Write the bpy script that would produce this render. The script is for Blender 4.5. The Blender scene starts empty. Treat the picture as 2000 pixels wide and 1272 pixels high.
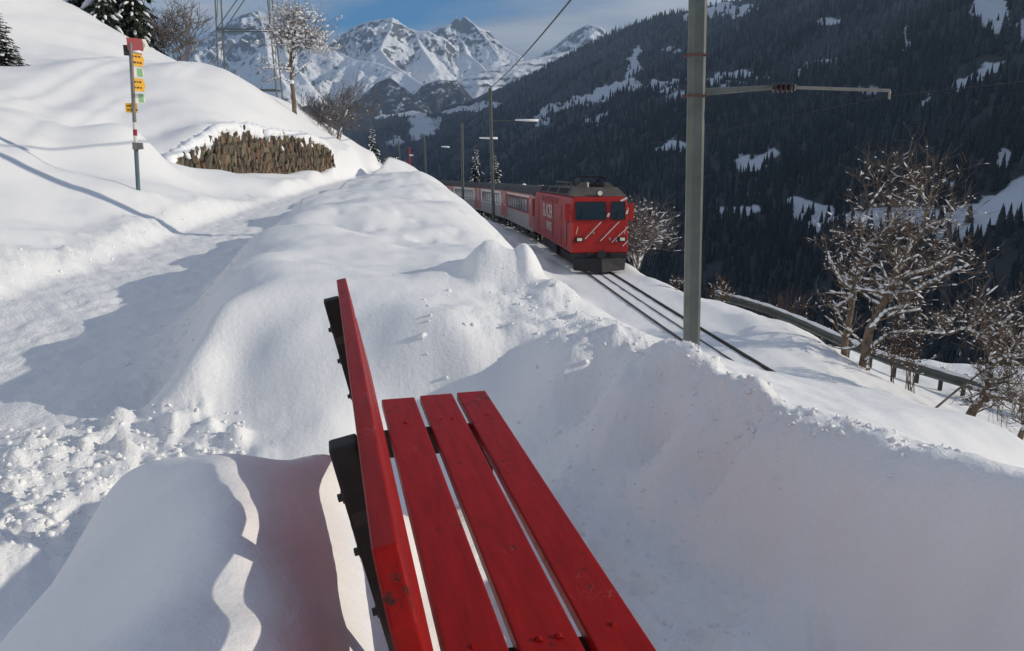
import bpy, bmesh, math, random
import numpy as np
from mathutils import Vector, Matrix

R = math.radians
scene = bpy.context.scene
# ------------------------------------------------------------------ camera
F, CX, CY = 1500.0, 1000.0, 636.0          # focal length and centre, in pixels of the 2000 px wide photograph
PITCH = math.atan(346.0 / F)
cp, sp = math.cos(PITCH), math.sin(PITCH)
cam_data = bpy.data.cameras.new('camera')
cam_data.sensor_width = 36.0
cam_data.lens = F / 2000.0 * 36.0
cam_data.clip_start = 0.05
cam_data.clip_end = 40000.0
cam = bpy.data.objects.new('camera', cam_data)
scene.collection.objects.link(cam)
cam.location = (0, 0, 0)
cam.rotation_euler = (math.pi / 2 - PITCH, 0, 0)
scene.camera = cam
# ------------------------------------------------------------------ sky, sun, exposure
SUN_DIR = Vector((0.998, -0.055, 0)).normalized()
SUN_EL = R(20.5)
SUN_DIR = Vector((SUN_DIR.x * math.cos(SUN_EL), SUN_DIR.y * math.cos(SUN_EL), math.sin(SUN_EL)))
SUN_AZ = math.atan2(SUN_DIR.x, SUN_DIR.y)
world = bpy.data.worlds.new('World')
scene.world = world
world.use_nodes = True


def build_world():
    nt = world.node_tree
    nt.nodes.clear()
    N, L = nt.nodes.new, nt.links.new
    out = N('ShaderNodeOutputWorld')
    sky = N('ShaderNodeTexSky')
    sky.sky_type = 'NISHITA'
    sky.sun_disc = False
    sky.sun_elevation = SUN_EL
    sky.sun_rotation = SUN_AZ
    sky.altitude = 1400
    sky.air_density = 1.0
    sky.dust_density = 0.1
    sky.ozone_density = 4.0
    bg = N('ShaderNodeBackground')
    bg.inputs['Strength'].default_value = 0.11
    hs = N('ShaderNodeHueSaturation'); hs.inputs['Saturation'].default_value = 1.5
    L(sky.outputs[0], hs.inputs['Color']); L(hs.outputs[0], bg.inputs['Color'])
    tc = N('ShaderNodeTexCoord')
    sepx = N('ShaderNodeSeparateXYZ')
    L(tc.outputs['Generated'], sepx.inputs[0])
    # clouds lie on a flat layer above: direction divided by its height
    addz = N('ShaderNodeMath'); addz.operation = 'ADD'; addz.inputs[1].default_value = 0.10
    mx = N('ShaderNodeMath'); mx.operation = 'MAXIMUM'; mx.inputs[1].default_value = 0.02
    L(sepx.outputs['Z'], mx.inputs[0]); L(mx.outputs[0], addz.inputs[0])
    dx = N('ShaderNodeMath'); dx.operation = 'DIVIDE'; L(sepx.outputs['X'], dx.inputs[0]); L(addz.outputs[0], dx.inputs[1])
    dy = N('ShaderNodeMath'); dy.operation = 'DIVIDE'; L(sepx.outputs['Y'], dy.inputs[0]); L(addz.outputs[0], dy.inputs[1])
    com = N('ShaderNodeCombineXYZ'); L(dx.outputs[0], com.inputs[0]); L(dy.outputs[0], com.inputs[1])
    mp = N('ShaderNodeMapping'); mp.inputs['Location'].default_value = (8.2, 7.7, 0.0); mp.inputs['Scale'].default_value = (0.42, 0.62, 1)
    L(com.outputs[0], mp.inputs[0])
    no = N('ShaderNodeTexNoise'); no.inputs['Scale'].default_value = 1.1; no.inputs['Detail'].default_value = 8; no.inputs['Roughness'].default_value = 0.52
    no.inputs['Distortion'].default_value = 0.4
    L(mp.outputs[0], no.inputs['Vector'])
    ramp = N('ShaderNodeValToRGB')
    ramp.color_ramp.elements[0].position = 0.40
    ramp.color_ramp.elements[1].position = 0.60
    L(no.outputs['Fac'], ramp.inputs[0])
    no2 = N('ShaderNodeTexNoise'); no2.inputs['Scale'].default_value = 3.1; no2.inputs['Detail'].default_value = 6
    L(mp.outputs[0], no2.inputs['Vector'])
    crp = N('ShaderNodeValToRGB')
    crp.color_ramp.elements[0].color = (0.30, 0.33, 0.38, 1); crp.color_ramp.elements[0].position = 0.3
    crp.color_ramp.elements[1].color = (0.72, 0.72, 0.71, 1); crp.color_ramp.elements[1].position = 0.75
    L(no2.outputs['Fac'], crp.inputs[0])
    cl = N('ShaderNodeBackground'); cl.inputs['Strength'].default_value = 1.1
    L(crp.outputs[0], cl.inputs['Color'])
    fac = N('ShaderNodeMath'); fac.operation = 'MULTIPLY'; fac.inputs[1].default_value = 0.85
    L(ramp.outputs[0], fac.inputs[0])
    mix = N('ShaderNodeMixShader')
    L(fac.outputs[0], mix.inputs[0]); L(bg.outputs[0], mix.inputs[1]); L(cl.outputs[0], mix.inputs[2])
    L(mix.outputs[0], out.inputs['Surface'])


build_world()
sun_data = bpy.data.lights.new('sun', 'SUN')
sun_data.energy = 4.3
sun_data.angle = R(0.53)
sun_data.color = (1.0, 0.905, 0.755)
sun = bpy.data.objects.new('sun', sun_data)
scene.collection.objects.link(sun)
sun.rotation_euler = SUN_DIR.to_track_quat('Z', 'Y').to_euler()
sun.location = (30, -10, 30)
vs = scene.view_settings
vs.view_transform = 'Standard'
vs.look = 'None'
vs.exposure = -0.12
vs.gamma = 1.0
vs.use_curve_mapping = False
try:
    scene.cycles.max_bounces = 6
    scene.cycles.diffuse_bounces = 4
    scene.cycles.glossy_bounces = 2
    scene.cycles.transparent_max_bounces = 6
    scene.cycles.volume_bounces = 0
except Exception:
    pass

# ------------------------------------------------------------------ helpers


def ray(u, v):
    a, b = (u - CX) / F, (CY - v) / F
    return (a, cp + b * sp, -sp + b * cp)


def atY(u, v, Y):
    d = ray(u, v); t = Y / d[1]
    return Vector((d[0] * t, Y, d[2] * t))


def atZ(u, v, z):
    d = ray(u, v); t = z / d[2]
    return Vector((d[0] * t, d[1] * t, z))


def pix(X, Y, Z):
    zc = Y * cp - Z * sp
    zc = np.where(zc > 0.05, zc, 0.05)
    return CX + F * X / zc, CY - F * (Y * sp + Z * cp) / zc


def link(o):
    scene.collection.objects.link(o)
    return o


def tag(o, label=None, cat=None, group=None, kind=None):
    if label: o['label'] = label
    if cat: o['category'] = cat
    if group: o['group'] = group
    if kind: o['kind'] = kind
    return o


def empty(name, loc, rz=0.0):
    o = bpy.data.objects.new(name, None)
    o.empty_display_size = 0.2
    o.location = loc
    o.rotation_euler = (0, 0, rz)
    return link(o)


def copy_tree(o, parent=None):
    c = o.copy(); link(c)
    if parent is not None: c.parent = parent
    for ch in list(o.children): copy_tree(ch, c)
    return c


class MB:
    """collects shapes and links them as one mesh object"""

    def __init__(s):
        s.v, s.f, s.m = [], [], []

    def poly(s, pts, faces, mi=0):
        b = len(s.v)
        s.v += [tuple(p) for p in pts]
        s.f += [tuple(b + i for i in f) for f in faces]
        s.m += [mi] * len(faces)

    def box(s, c, size, mi=0, rot=None):
        x, y, z = size[0] / 2, size[1] / 2, size[2] / 2
        pts = [Vector((sx * x, sy * y, sz * z)) for sz in (-1, 1) for sy in (-1, 1) for sx in (-1, 1)]
        if rot is not None: pts = [rot @ p for p in pts]
        c = Vector(c)
        s.poly([p + c for p in pts], [(0, 2, 3, 1), (4, 5, 7, 6), (0, 1, 5, 4), (2, 6, 7, 3), (0, 4, 6, 2), (1, 3, 7, 5)], mi)

    def prism(s, outline, y0, y1, mi=0):
        """outline in x,z extruded along y"""
        n = len(outline)
        pts = [(x, y0, z) for x, z in outline] + [(x, y1, z) for x, z in outline]
        fs = [tuple(range(n)), tuple(range(2 * n - 1, n - 1, -1))]
        for i in range(n):
            j = (i + 1) % n
            fs.append((i, i + n, j + n, j))
        s.poly(pts, fs, mi)

    def tube(s, pts, rad, n=6, mi=0, cap=True):
        pts = [Vector(p) for p in pts]
        if isinstance(rad, (int, float)): rad = [rad] * len(pts)
        b = len(s.v)
        prev = None
        for i, p in enumerate(pts):
            d = (pts[min(i + 1, len(pts) - 1)] - pts[max(i - 1, 0)])
            if d.length < 1e-9: d = Vector((0, 0, 1))
            d.normalize()
            if prev is None:
                a = d.cross(Vector((0, 0, 1)))
                if a.length < 0.1: a = d.cross(Vector((1, 0, 0)))
            else:
                a = prev - d * prev.dot(d)
            a.normalize(); prev = a
            c = d.cross(a)
            for k in range(n):
                t = 2 * math.pi * k / n
                s.v.append(tuple(p + (a * math.cos(t) + c * math.sin(t)) * rad[i]))
        for i in range(len(pts) - 1):
            for k in range(n):
                k2 = (k + 1) % n
                s.f.append((b + i * n + k, b + i * n + k2, b + (i + 1) * n + k2, b + (i + 1) * n + k)); s.m.append(mi)
        if cap:
            s.f.append(tuple(b + k for k in range(n - 1, -1, -1))); s.m.append(mi)
            e = b + (len(pts) - 1) * n
            s.f.append(tuple(e + k for k in range(n))); s.m.append(mi)

    def blob(s, c, r, rng, mi=0, squash=0.7):
        c = Vector(c)
        pts = []
        for d in ((1, 0, 0), (-1, 0, 0), (0, 1, 0), (0, -1, 0), (0, 0, 1), (0, 0, -1)):
            k = r * rng.uniform(0.7, 1.25)
            pts.append(c + Vector((d[0] * k, d[1] * k, d[2] * k * squash)))
        s.poly(pts, [(0, 2, 4), (2, 1, 4), (1, 3, 4), (3, 0, 4), (2, 0, 5), (1, 2, 5), (3, 1, 5), (0, 3, 5)], mi)

    def mesh(s, name, mats, smooth=False):
        me = bpy.data.meshes.new(name)
        me.from_pydata(s.v, [], s.f)
        for m in (mats if isinstance(mats, (list, tuple)) else [mats]): me.materials.append(m)
        if any(s.m): me.polygons.foreach_set('material_index', s.m)
        if smooth: me.polygons.foreach_set('use_smooth', [True] * len(me.polygons))
        me.update()
        return me

    def build(s, name, mats, parent=None, smooth=False, bevel=0.0, seg=2):
        me = s.mesh(name, mats, smooth)
        if bevel:
            bm = bmesh.new(); bm.from_mesh(me)
            es = [e for e in bm.edges if len(e.link_faces) == 2 and e.calc_face_angle(0) > 0.5]
            bmesh.ops.bevel(bm, geom=es, offset=bevel, segments=seg, affect='EDGES', profile=0.6, clamp_overlap=True)
            bm.to_mesh(me); bm.free()
        o = link(bpy.data.objects.new(name, me))
        if parent is not None: o.parent = parent
        return o


def np_mesh(name, verts, quads=None, tris=None):
    me = bpy.data.meshes.new(name)
    verts = np.asarray(verts, np.float32)
    me.vertices.add(len(verts)); me.vertices.foreach_set('co', verts.ravel())
    idx, starts, off = [], [], 0
    if quads is not None and len(quads):
        idx.append(np.asarray(quads, np.int32).ravel()); starts.append(off + 4 * np.arange(len(quads))); off += 4 * len(quads)
    if tris is not None and len(tris):
        idx.append(np.asarray(tris, np.int32).ravel()); starts.append(off + 3 * np.arange(len(tris))); off += 3 * len(tris)
    idx = np.concatenate(idx); starts = np.concatenate(starts).astype(np.int32)
    me.loops.add(len(idx)); me.loops.foreach_set('vertex_index', idx)
    me.polygons.add(len(starts)); me.polygons.foreach_set('loop_start', starts)
    me.update(calc_edges=True)
    return me


def attr(me, name, arr):
    a = me.attributes.new(name, 'FLOAT', 'POINT')
    a.data.foreach_set('value', np.asarray(arr, np.float32))


# ---- numpy noise
def _hash(ix, iy, seed):
    h = (ix.astype(np.int64) * 374761393 + iy.astype(np.int64) * 668265263 + seed * 974634777) & 0x7fffffff
    h = ((h ^ (h >> 13)) * 1274126177) & 0x7fffffff
    h = h ^ (h >> 16)
    return h


def perlin(x, y, seed=0):
    x0, y0 = np.floor(x), np.floor(y)
    fx, fy = x - x0, y - y0
    ix, iy = x0.astype(np.int64), y0.astype(np.int64)
    u = fx * fx * fx * (fx * (fx * 6 - 15) + 10); v = fy * fy * fy * (fy * (fy * 6 - 15) + 10)

    def g(dx, dy):
        a = (_hash(ix + dx, iy + dy, seed) % 4096) * (2 * np.pi / 4096.0)
        return np.cos(a) * (fx - dx) + np.sin(a) * (fy - dy)
    n0 = g(0, 0) * (1 - u) + g(1, 0) * u
    n1 = g(0, 1) * (1 - u) + g(1, 1) * u
    return 1.5 * (n0 * (1 - v) + n1 * v)


def fbm(x, y, octv=4, seed=0, gain=0.5):
    s, a = 0, 1.0
    for i in range(octv):
        s = s + a * perlin(x * 2 ** i, y * 2 ** i, seed + 17 * i); a *= gain
    return s


def ridged(x, y, octv=5, seed=0):
    s, a = 0, 1.0
    for i in range(octv):
        s = s + a * (1 - 2 * np.abs(perlin(x * 2 ** i, y * 2 ** i, seed + 31 * i))); a *= 0.5
    return s


def sstep(a, b, x):
    t = np.clip((x - a) / (b - a), 0, 1)
    return t * t * (3 - 2 * t)


def seg_dist(X, Y, poly):
    """distance to a polyline, with arc position (0..1 along all) and signed side"""
    poly = np.asarray(poly, float)
    L = np.hypot(*(poly[1:] - poly[:-1]).T); tot = L.sum(); acc = 0
    bd = np.full(X.shape, 1e9); bs = np.zeros(X.shape); side = np.zeros(X.shape)
    for i in range(len(poly) - 1):
        ax, ay = poly[i]; dx, dy = poly[i + 1] - poly[i]
        t = np.clip(((X - ax) * dx + (Y - ay) * dy) / (L[i] ** 2), 0, 1)
        d = np.hypot(X - ax - t * dx, Y - ay - t * dy)
        cr = (dx * (Y - ay) - dy * (X - ax))
        m = d < bd
        bd = np.where(m, d, bd); bs = np.where(m, (acc + t * L[i]) / tot, bs); side = np.where(m, np.sign(cr), side)
        acc += L[i]
    return bd, bs, side


# ------------------------------------------------------------------ materials
def new_mat(name):
    m = bpy.data.materials.new(name); m.use_nodes = True
    nt = m.node_tree
    return m, nt, nt.nodes['Principled BSDF'], nt.nodes.new, nt.links.new


def simple(name, col, rough=0.6, metal=0.0, var=0.12, scale=6.0, bump=0.0, spec=0.4, coords='Object'):
    m, nt, b, N, L = new_mat(name)
    b.inputs['Roughness'].default_value = rough
    b.inputs['Metallic'].default_value = metal
    b.inputs['Specular IOR Level'].default_value = spec
    tc = N('ShaderNodeTexCoord')
    no = N('ShaderNodeTexNoise'); no.inputs['Scale'].default_value = scale; no.inputs['Detail'].default_value = 5
    L(tc.outputs[coords], no.inputs['Vector'])
    r = N('ShaderNodeValToRGB')
    r.color_ramp.elements[0].position = 0.3; r.color_ramp.elements[1].position = 0.7
    r.color_ramp.elements[0].color = tuple(max(0, c * (1 - var)) for c in col) + (1,)
    r.color_ramp.elements[1].color = tuple(min(1, c * (1 + var)) for c in col) + (1,)
    L(no.outputs['Fac'], r.inputs[0]); L(r.outputs[0], b.inputs['Base Color'])
    if bump:
        bp = N('ShaderNodeBump'); bp.inputs['Strength'].default_value = bump; bp.inputs['Distance'].default_value = 0.02
        L(no.outputs['Fac'], bp.inputs['Height']); L(bp.outputs[0], b.inputs['Normal'])
    return m


def snow_material(name, fine=True):
    m, nt, b, N, L = new_mat(name)
    b.inputs['Roughness'].default_value = 0.65
    b.inputs['Specular IOR Level'].default_value = 0.25
    geo = N('ShaderNodeNewGeometry')
    n1 = N('ShaderNodeTexNoise'); n1.inputs['Scale'].default_value = 1.3; n1.inputs['Detail'].default_value = 4
    L(geo.outputs['Position'], n1.inputs['Vector'])
    r = N('ShaderNodeValToRGB')
    r.color_ramp.elements[0].color = (0.855, 0.855, 0.855, 1); r.color_ramp.elements[1].color = (0.90, 0.90, 0.90, 1)
    L(n1.outputs['Fac'], r.inputs[0]); L(r.outputs[0], b.inputs['Base Color'])
    if fine:
        na = N('ShaderNodeTexNoise'); na.inputs['Scale'].default_value = 34; na.inputs['Detail'].default_value = 6; na.inputs['Roughness'].default_value = 0.6
        L(geo.outputs['Position'], na.inputs['Vector'])
        nb = N('ShaderNodeTexNoise'); nb.inputs['Scale'].default_value = 220; nb.inputs['Detail'].default_value = 3
        L(geo.outputs['Position'], nb.inputs['Vector'])
        at = N('ShaderNodeAttribute'); at.attribute_name = 'rough'
        mu = N('ShaderNodeMath'); mu.operation = 'MULTIPLY_ADD'; mu.inputs[1].default_value = 0.5; mu.inputs[2].default_value = 0.14
        L(at.outputs['Fac'], mu.inputs[0])
        b1 = N('ShaderNodeBump'); b1.inputs['Distance'].default_value = 0.03
        L(mu.outputs[0], b1.inputs['Strength']); L(na.outputs['Fac'], b1.inputs['Height'])
        b2 = N('ShaderNodeBump'); b2.inputs['Strength'].default_value = 0.22; b2.inputs['Distance'].default_value = 0.004
        L(nb.outputs['Fac'], b2.inputs['Height']); L(b1.outputs[0], b2.inputs['Normal'])
        L(b2.outputs[0], b.inputs['Normal'])
    return m


M = {}
M['snow'] = snow_material('snow')
M['tree_snow'] = simple('tree_snow', (0.86, 0.87, 0.89), 0.7, var=0.03, scale=9)
M['steel'] = simple('galvanised_steel', (0.105, 0.118, 0.108), 0.6, 0.1, var=0.2, scale=3.0, bump=0.05)
M['dark_steel'] = simple('dark_steel', (0.045, 0.047, 0.05), 0.55, 0.3)
M['rust'] = simple('rusty_band', (0.13, 0.055, 0.04), 0.7)
M['rail'] = simple('rail_steel', (0.085, 0.065, 0.052), 0.5, 0.4, var=0.3, scale=2)
M['ballast'] = simple('wet_ballast', (0.045, 0.04, 0.038), 0.9, var=0.4, scale=14)
M['insulator'] = simple('brown_insulator', (0.03, 0.014, 0.014), 0.25)
M['dark_wood'] = simple('dark_tarred_wood', (0.020, 0.015, 0.013), 0.62, var=0.35, scale=16, bump=0.2)
M['bark'] = simple('bark', (0.165, 0.122, 0.088), 0.9, var=0.45, scale=7, bump=0.4)
M['twig'] = simple('reddish_twig', (0.10, 0.062, 0.042), 0.9, var=0.35, scale=4)
M['grey_twig'] = simple('grey_twig', (0.16, 0.14, 0.13), 0.9, var=0.35, scale=4)
M['needles'] = simple('conifer_needles', (0.036, 0.046, 0.030), 0.85, var=0.5, scale=3)
M['black'] = simple('black_rubber', (0.012, 0.012, 0.013), 0.7)
M['glass'] = simple('dark_cab_glass', (0.012, 0.018, 0.020), 0.08, spec=0.6, var=0.05)
M['coach_glass'] = simple('tinted_coach_glass', (0.02, 0.022, 0.03), 0.15, spec=0.5, var=0.05)
M['lamp'] = simple('lamp_lens', (0.72, 0.68, 0.56), 0.2, var=0.03)
M['train_red'] = simple('train_red', (0.36, 0.012, 0.008), 0.42, var=0.10, scale=1.6)
M['train_red_dirty'] = simple('grimy_train_red', (0.31, 0.034, 0.032), 0.62, var=0.25, scale=2.2)
M['train_white'] = simple('train_white', (0.58, 0.53, 0.48), 0.5, var=0.08, scale=2)
M['train_grey'] = simple('train_light_grey', (0.27, 0.26, 0.25), 0.6, var=0.12, scale=2)
M['roof'] = simple('train_roof', (0.050, 0.047, 0.044), 0.75, var=0.25, scale=2.5)
M['roof_brown'] = simple('train_roof_front', (0.095, 0.080, 0.070), 0.7, var=0.2, scale=2.5)
M['under'] = simple('train_underframe', (0.022, 0.021, 0.024), 0.75, var=0.35, scale=4)
M['sign_yellow'] = simple('sign_yellow', (0.78, 0.40, 0.035), 0.5, var=0.05)
M['sign_red'] = simple('sign_red', (0.30, 0.018, 0.035), 0.5, var=0.05)
M['sign_white'] = simple('sign_white', (0.72, 0.70, 0.62), 0.5, var=0.05)
M['sign_green'] = simple('sign_green', (0.22, 0.44, 0.22), 0.5, var=0.08)
M['sign_dark'] = simple('sign_print', (0.09, 0.05, 0.02), 0.6)
M['post_grey'] = simple('post_grey', (0.20, 0.19, 0.18), 0.5, 0.3, var=0.15)
M['post_blue'] = simple('post_blue_grey', (0.10, 0.15, 0.18), 0.5, 0.2, var=0.15)
M['dry_grass'] = simple('dry_grass', (0.16, 0.15, 0.09), 0.9, var=0.4, scale=9)


def red_paint():
    m, nt, b, N, L = new_mat('worn_red_paint')
    b.inputs['Specular IOR Level'].default_value = 0.15
    tc = N('ShaderNodeTexCoord')
    mp = N('ShaderNodeMapping'); mp.inputs['Scale'].default_value = (14, 1.6, 14)
    L(tc.outputs['Object'], mp.inputs[0])
    n1 = N('ShaderNodeTexNoise'); n1.inputs['Scale'].default_value = 3.0; n1.inputs['Detail'].default_value = 6; L(mp.outputs[0], n1.inputs['Vector'])
    r1 = N('ShaderNodeValToRGB')
    r1.color_ramp.elements[0].color = (0.24, 0.006, 0.0045, 1); r1.color_ramp.elements[0].position = 0.3
    r1.color_ramp.elements[1].color = (0.34, 0.010, 0.008, 1); r1.color_ramp.elements[1].position = 0.7
    L(n1.outputs['Fac'], r1.inputs[0])
    # chips and scuffs down to darker wood
    n2 = N('ShaderNodeTexNoise'); n2.inputs['Scale'].default_value = 26; n2.inputs['Detail'].default_value = 8; n2.inputs['Roughness'].default_value = 0.75
    L(tc.outputs['Object'], n2.inputs['Vector'])
    n3 = N('ShaderNodeTexNoise'); n3.inputs['Scale'].default_value = 3.5; n3.inputs['Detail'].default_value = 2; L(tc.outputs['Object'], n3.inputs['Vector'])
    a = N('ShaderNodeMath'); a.operation = 'ADD'; L(n2.outputs['Fac'], a.inputs[0])
    s3 = N('ShaderNodeMath'); s3.operation = 'MULTIPLY'; s3.inputs[1].default_value = 0.45; L(n3.outputs['Fac'], s3.inputs[0]); L(s3.outputs[0], a.inputs[1])
    r2 = N('ShaderNodeValToRGB'); r2.color_ramp.elements[0].position = 0.85; r2.color_ramp.elements[1].position = 0.90
    L(a.outputs[0], r2.inputs[0])
    mx = N('ShaderNodeMix'); mx.data_type = 'RGBA'
    L(r2.outputs[0], mx.inputs['Factor']); L(r1.outputs[0], mx.inputs['A']); mx.inputs['B'].default_value = (0.055, 0.022, 0.018, 1)
    # thin scratches: warped voronoi edges, sparse, paler
    vo = N('ShaderNodeTexVoronoi'); vo.feature = 'DISTANCE_TO_EDGE'; vo.inputs['Scale'].default_value = 9
    mp2 = N('ShaderNodeMapping'); mp2.inputs['Scale'].default_value = (1.6, 0.55, 1.6); mp2.inputs['Rotation'].default_value = (0, 0, 0.5); L(tc.outputs['Object'], mp2.inputs[0])
    nw = N('ShaderNodeTexNoise'); nw.inputs['Scale'].default_value = 5; nw.inputs['Detail'].default_value = 3; L(mp2.outputs[0], nw.inputs['Vector'])
    va = N('ShaderNodeVectorMath'); va.operation = 'ADD'; L(mp2.outputs[0], va.inputs[0]); L(nw.outputs['Color'], va.inputs[1]); L(va.outputs[0], vo.inputs['Vector'])
    lt = N('ShaderNodeMath'); lt.operation = 'LESS_THAN'; lt.inputs[1].default_value = 0.006; L(vo.outputs['Distance'], lt.inputs[0])
    n4 = N('ShaderNodeTexNoise'); n4.inputs['Scale'].default_value = 7; L(tc.outputs['Object'], n4.inputs['Vector'])
    gt = N('ShaderNodeMath'); gt.operation = 'GREATER_THAN'; gt.inputs[1].default_value = 0.64; L(n4.outputs['Fac'], gt.inputs[0])
    mm = N('ShaderNodeMath'); mm.operation = 'MULTIPLY'; L(lt.outputs[0], mm.inputs[0]); L(gt.outputs[0], mm.inputs[1])
    mx2 = N('ShaderNodeMix'); mx2.data_type = 'RGBA'
    L(mm.outputs[0], mx2.inputs['Factor']); L(mx.outputs['Result'], mx2.inputs['A']); mx2.inputs['B'].default_value = (0.36, 0.12, 0.10, 1)
    L(mx2.outputs['Result'], b.inputs['Base Color'])
    rr = N('ShaderNodeMapRange'); rr.inputs['To Min'].default_value = 0.34; rr.inputs['To Max'].default_value = 0.6; L(n2.outputs['Fac'], rr.inputs[0])
    L(rr.outputs[0], b.inputs['Roughness'])
    bp = N('ShaderNodeBump'); bp.inputs['Strength'].default_value = 0.25; bp.inputs['Distance'].default_value = 0.003
    L(n1.outputs['Fac'], bp.inputs['Height'])
    bp2 = N('ShaderNodeBump'); bp2.inputs['Strength'].default_value = 0.35; bp2.inputs['Distance'].default_value = 0.002; bp2.invert = True
    L(r2.outputs[0], bp2.inputs['Height']); L(bp.outputs[0], bp2.inputs['Normal']); L(bp2.outputs[0], b.inputs['Normal'])
    return m


M['bench_red'] = red_paint()


def stone_mat(i, col):
    return simple('stone_%d' % i, col, 0.9, var=0.4, scale=5, bump=0.5)


STONES = [stone_mat(i, c) for i, c in enumerate([(0.135, 0.108, 0.072), (0.10, 0.082, 0.060), (0.16, 0.095, 0.062), (0.115, 0.100, 0.068), (0.075, 0.062, 0.050), (0.18, 0.145, 0.100)])]


def forest_mat():
    """needles with snow held on the faces that look up; the amount differs tree by tree"""
    m, nt, b, N, L = new_mat('forest_needles')
    b.inputs['Roughness'].default_value = 0.9
    b.inputs['Specular IOR Level'].default_value = 0.1
    at = N('ShaderNodeAttribute'); at.attribute_name = 'tint'
    r = N('ShaderNodeValToRGB')
    r.color_ramp.elements[0].color = (0.018, 0.022, 0.021, 1); r.color_ramp.elements[1].color = (0.075, 0.060, 0.050, 1)
    e = r.color_ramp.elements.new(0.85); e.color = (0.038, 0.045, 0.043, 1)
    L(at.outputs['Fac'], r.inputs[0])
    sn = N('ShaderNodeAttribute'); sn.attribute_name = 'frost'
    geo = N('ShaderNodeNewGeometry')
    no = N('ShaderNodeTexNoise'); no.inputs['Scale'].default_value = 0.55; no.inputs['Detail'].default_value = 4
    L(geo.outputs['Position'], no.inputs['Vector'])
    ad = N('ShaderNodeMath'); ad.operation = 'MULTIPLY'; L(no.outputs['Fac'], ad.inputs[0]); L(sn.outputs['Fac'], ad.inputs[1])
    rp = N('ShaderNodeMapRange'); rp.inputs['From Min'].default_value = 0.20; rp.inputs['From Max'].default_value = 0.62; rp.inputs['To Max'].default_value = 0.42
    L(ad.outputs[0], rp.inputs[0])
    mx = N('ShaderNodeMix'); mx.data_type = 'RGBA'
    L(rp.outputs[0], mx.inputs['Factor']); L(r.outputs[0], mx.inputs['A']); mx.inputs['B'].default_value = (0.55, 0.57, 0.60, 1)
    L(mx.outputs['Result'], b.inputs['Base Color'])
    return m


def ground_far_mat():
    """valley side: snow in the clearings, needle litter and patchy snow below the trees"""
    m, nt, b, N, L = new_mat('valley_ground')
    b.inputs['Roughness'].default_value = 0.8
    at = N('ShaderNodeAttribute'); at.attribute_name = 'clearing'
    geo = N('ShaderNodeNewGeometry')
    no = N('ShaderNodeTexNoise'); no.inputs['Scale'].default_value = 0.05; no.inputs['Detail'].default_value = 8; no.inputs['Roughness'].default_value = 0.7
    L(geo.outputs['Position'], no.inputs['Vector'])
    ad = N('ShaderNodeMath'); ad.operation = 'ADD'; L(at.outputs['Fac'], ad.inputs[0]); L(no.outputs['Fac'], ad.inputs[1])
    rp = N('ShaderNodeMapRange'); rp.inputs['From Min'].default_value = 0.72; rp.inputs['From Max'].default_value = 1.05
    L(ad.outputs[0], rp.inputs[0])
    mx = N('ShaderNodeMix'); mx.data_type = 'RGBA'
    L(rp.outputs[0], mx.inputs['Factor']); mx.inputs['A'].default_value = (0.035, 0.036, 0.036, 1); mx.inputs['B'].default_value = (0.64, 0.66, 0.70, 1)  # clearing snow greyed in the colour for poking shrubs and the trees' shade
    L(mx.outputs['Result'], b.inputs['Base Color'])
    return m


def mountain_mat():
    m, nt, b, N, L = new_mat('alpine_snow_and_rock')
    b.inputs['Roughness'].default_value = 0.8
    b.inputs['Specular IOR Level'].default_value = 0.1
    geo = N('ShaderNodeNewGeometry')
    sep = N('ShaderNodeSeparateXYZ'); L(geo.outputs['Normal'], sep.inputs[0])
    mp = N('ShaderNodeMapping'); mp.inputs['Scale'].default_value = (0.012, 0.012, 0.004); L(geo.outputs['Position'], mp.inputs[0])
    no = N('ShaderNodeTexNoise'); no.inputs['Scale'].default_value = 1.0; no.inputs['Detail'].default_value = 9; no.inputs['Roughness'].default_value = 0.68
    L(mp.outputs[0], no.inputs['Vector'])
    at = N('ShaderNodeAttribute'); at.attribute_name = 'rock'
    a1 = N('ShaderNodeMath'); a1.operation = 'ADD'; L(no.outputs['Fac'], a1.inputs[0]); L(at.outputs['Fac'], a1.inputs[1])
    rp = N('ShaderNodeMapRange'); rp.inputs['From Min'].default_value = 0.98; rp.inputs['From Max'].default_value = 1.10
    L(a1.outputs[0], rp.inputs[0])
    mx = N('ShaderNodeMix'); mx.data_type = 'RGBA'
    L(rp.outputs[0], mx.inputs['Factor']); mx.inputs['A'].default_value = (0.82, 0.84, 0.87, 1); mx.inputs['B'].default_value = (0.10, 0.095, 0.09, 1)
    fo = N('ShaderNodeAttribute'); fo.attribute_name = 'forest'
    n2 = N('ShaderNodeTexNoise'); n2.inputs['Scale'].default_value = 0.018; n2.inputs['Detail'].default_value = 8; n2.inputs['Roughness'].default_value = 0.75
    L(geo.outputs['Position'], n2.inputs['Vector'])
    a2 = N('ShaderNodeMath'); a2.operation = 'ADD'; L(n2.outputs['Fac'], a2.inputs[0]); L(fo.outputs['Fac'], a2.inputs[1])
    rp2 = N('ShaderNodeMapRange'); rp2.inputs['From Min'].default_value = 0.92; rp2.inputs['From Max'].default_value = 1.05
    L(a2.outputs[0], rp2.inputs[0])
    mx2 = N('ShaderNodeMix'); mx2.data_type = 'RGBA'
    L(rp2.outputs[0], mx2.inputs['Factor']); L(mx.outputs['Result'], mx2.inputs['A']); mx2.inputs['B'].default_value = (0.030, 0.033, 0.032, 1)
    L(mx2.outputs['Result'], b.inputs['Base Color'])
    return m


M['forest'] = forest_mat()
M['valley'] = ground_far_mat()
M['mountain'] = mountain_mat()

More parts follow.
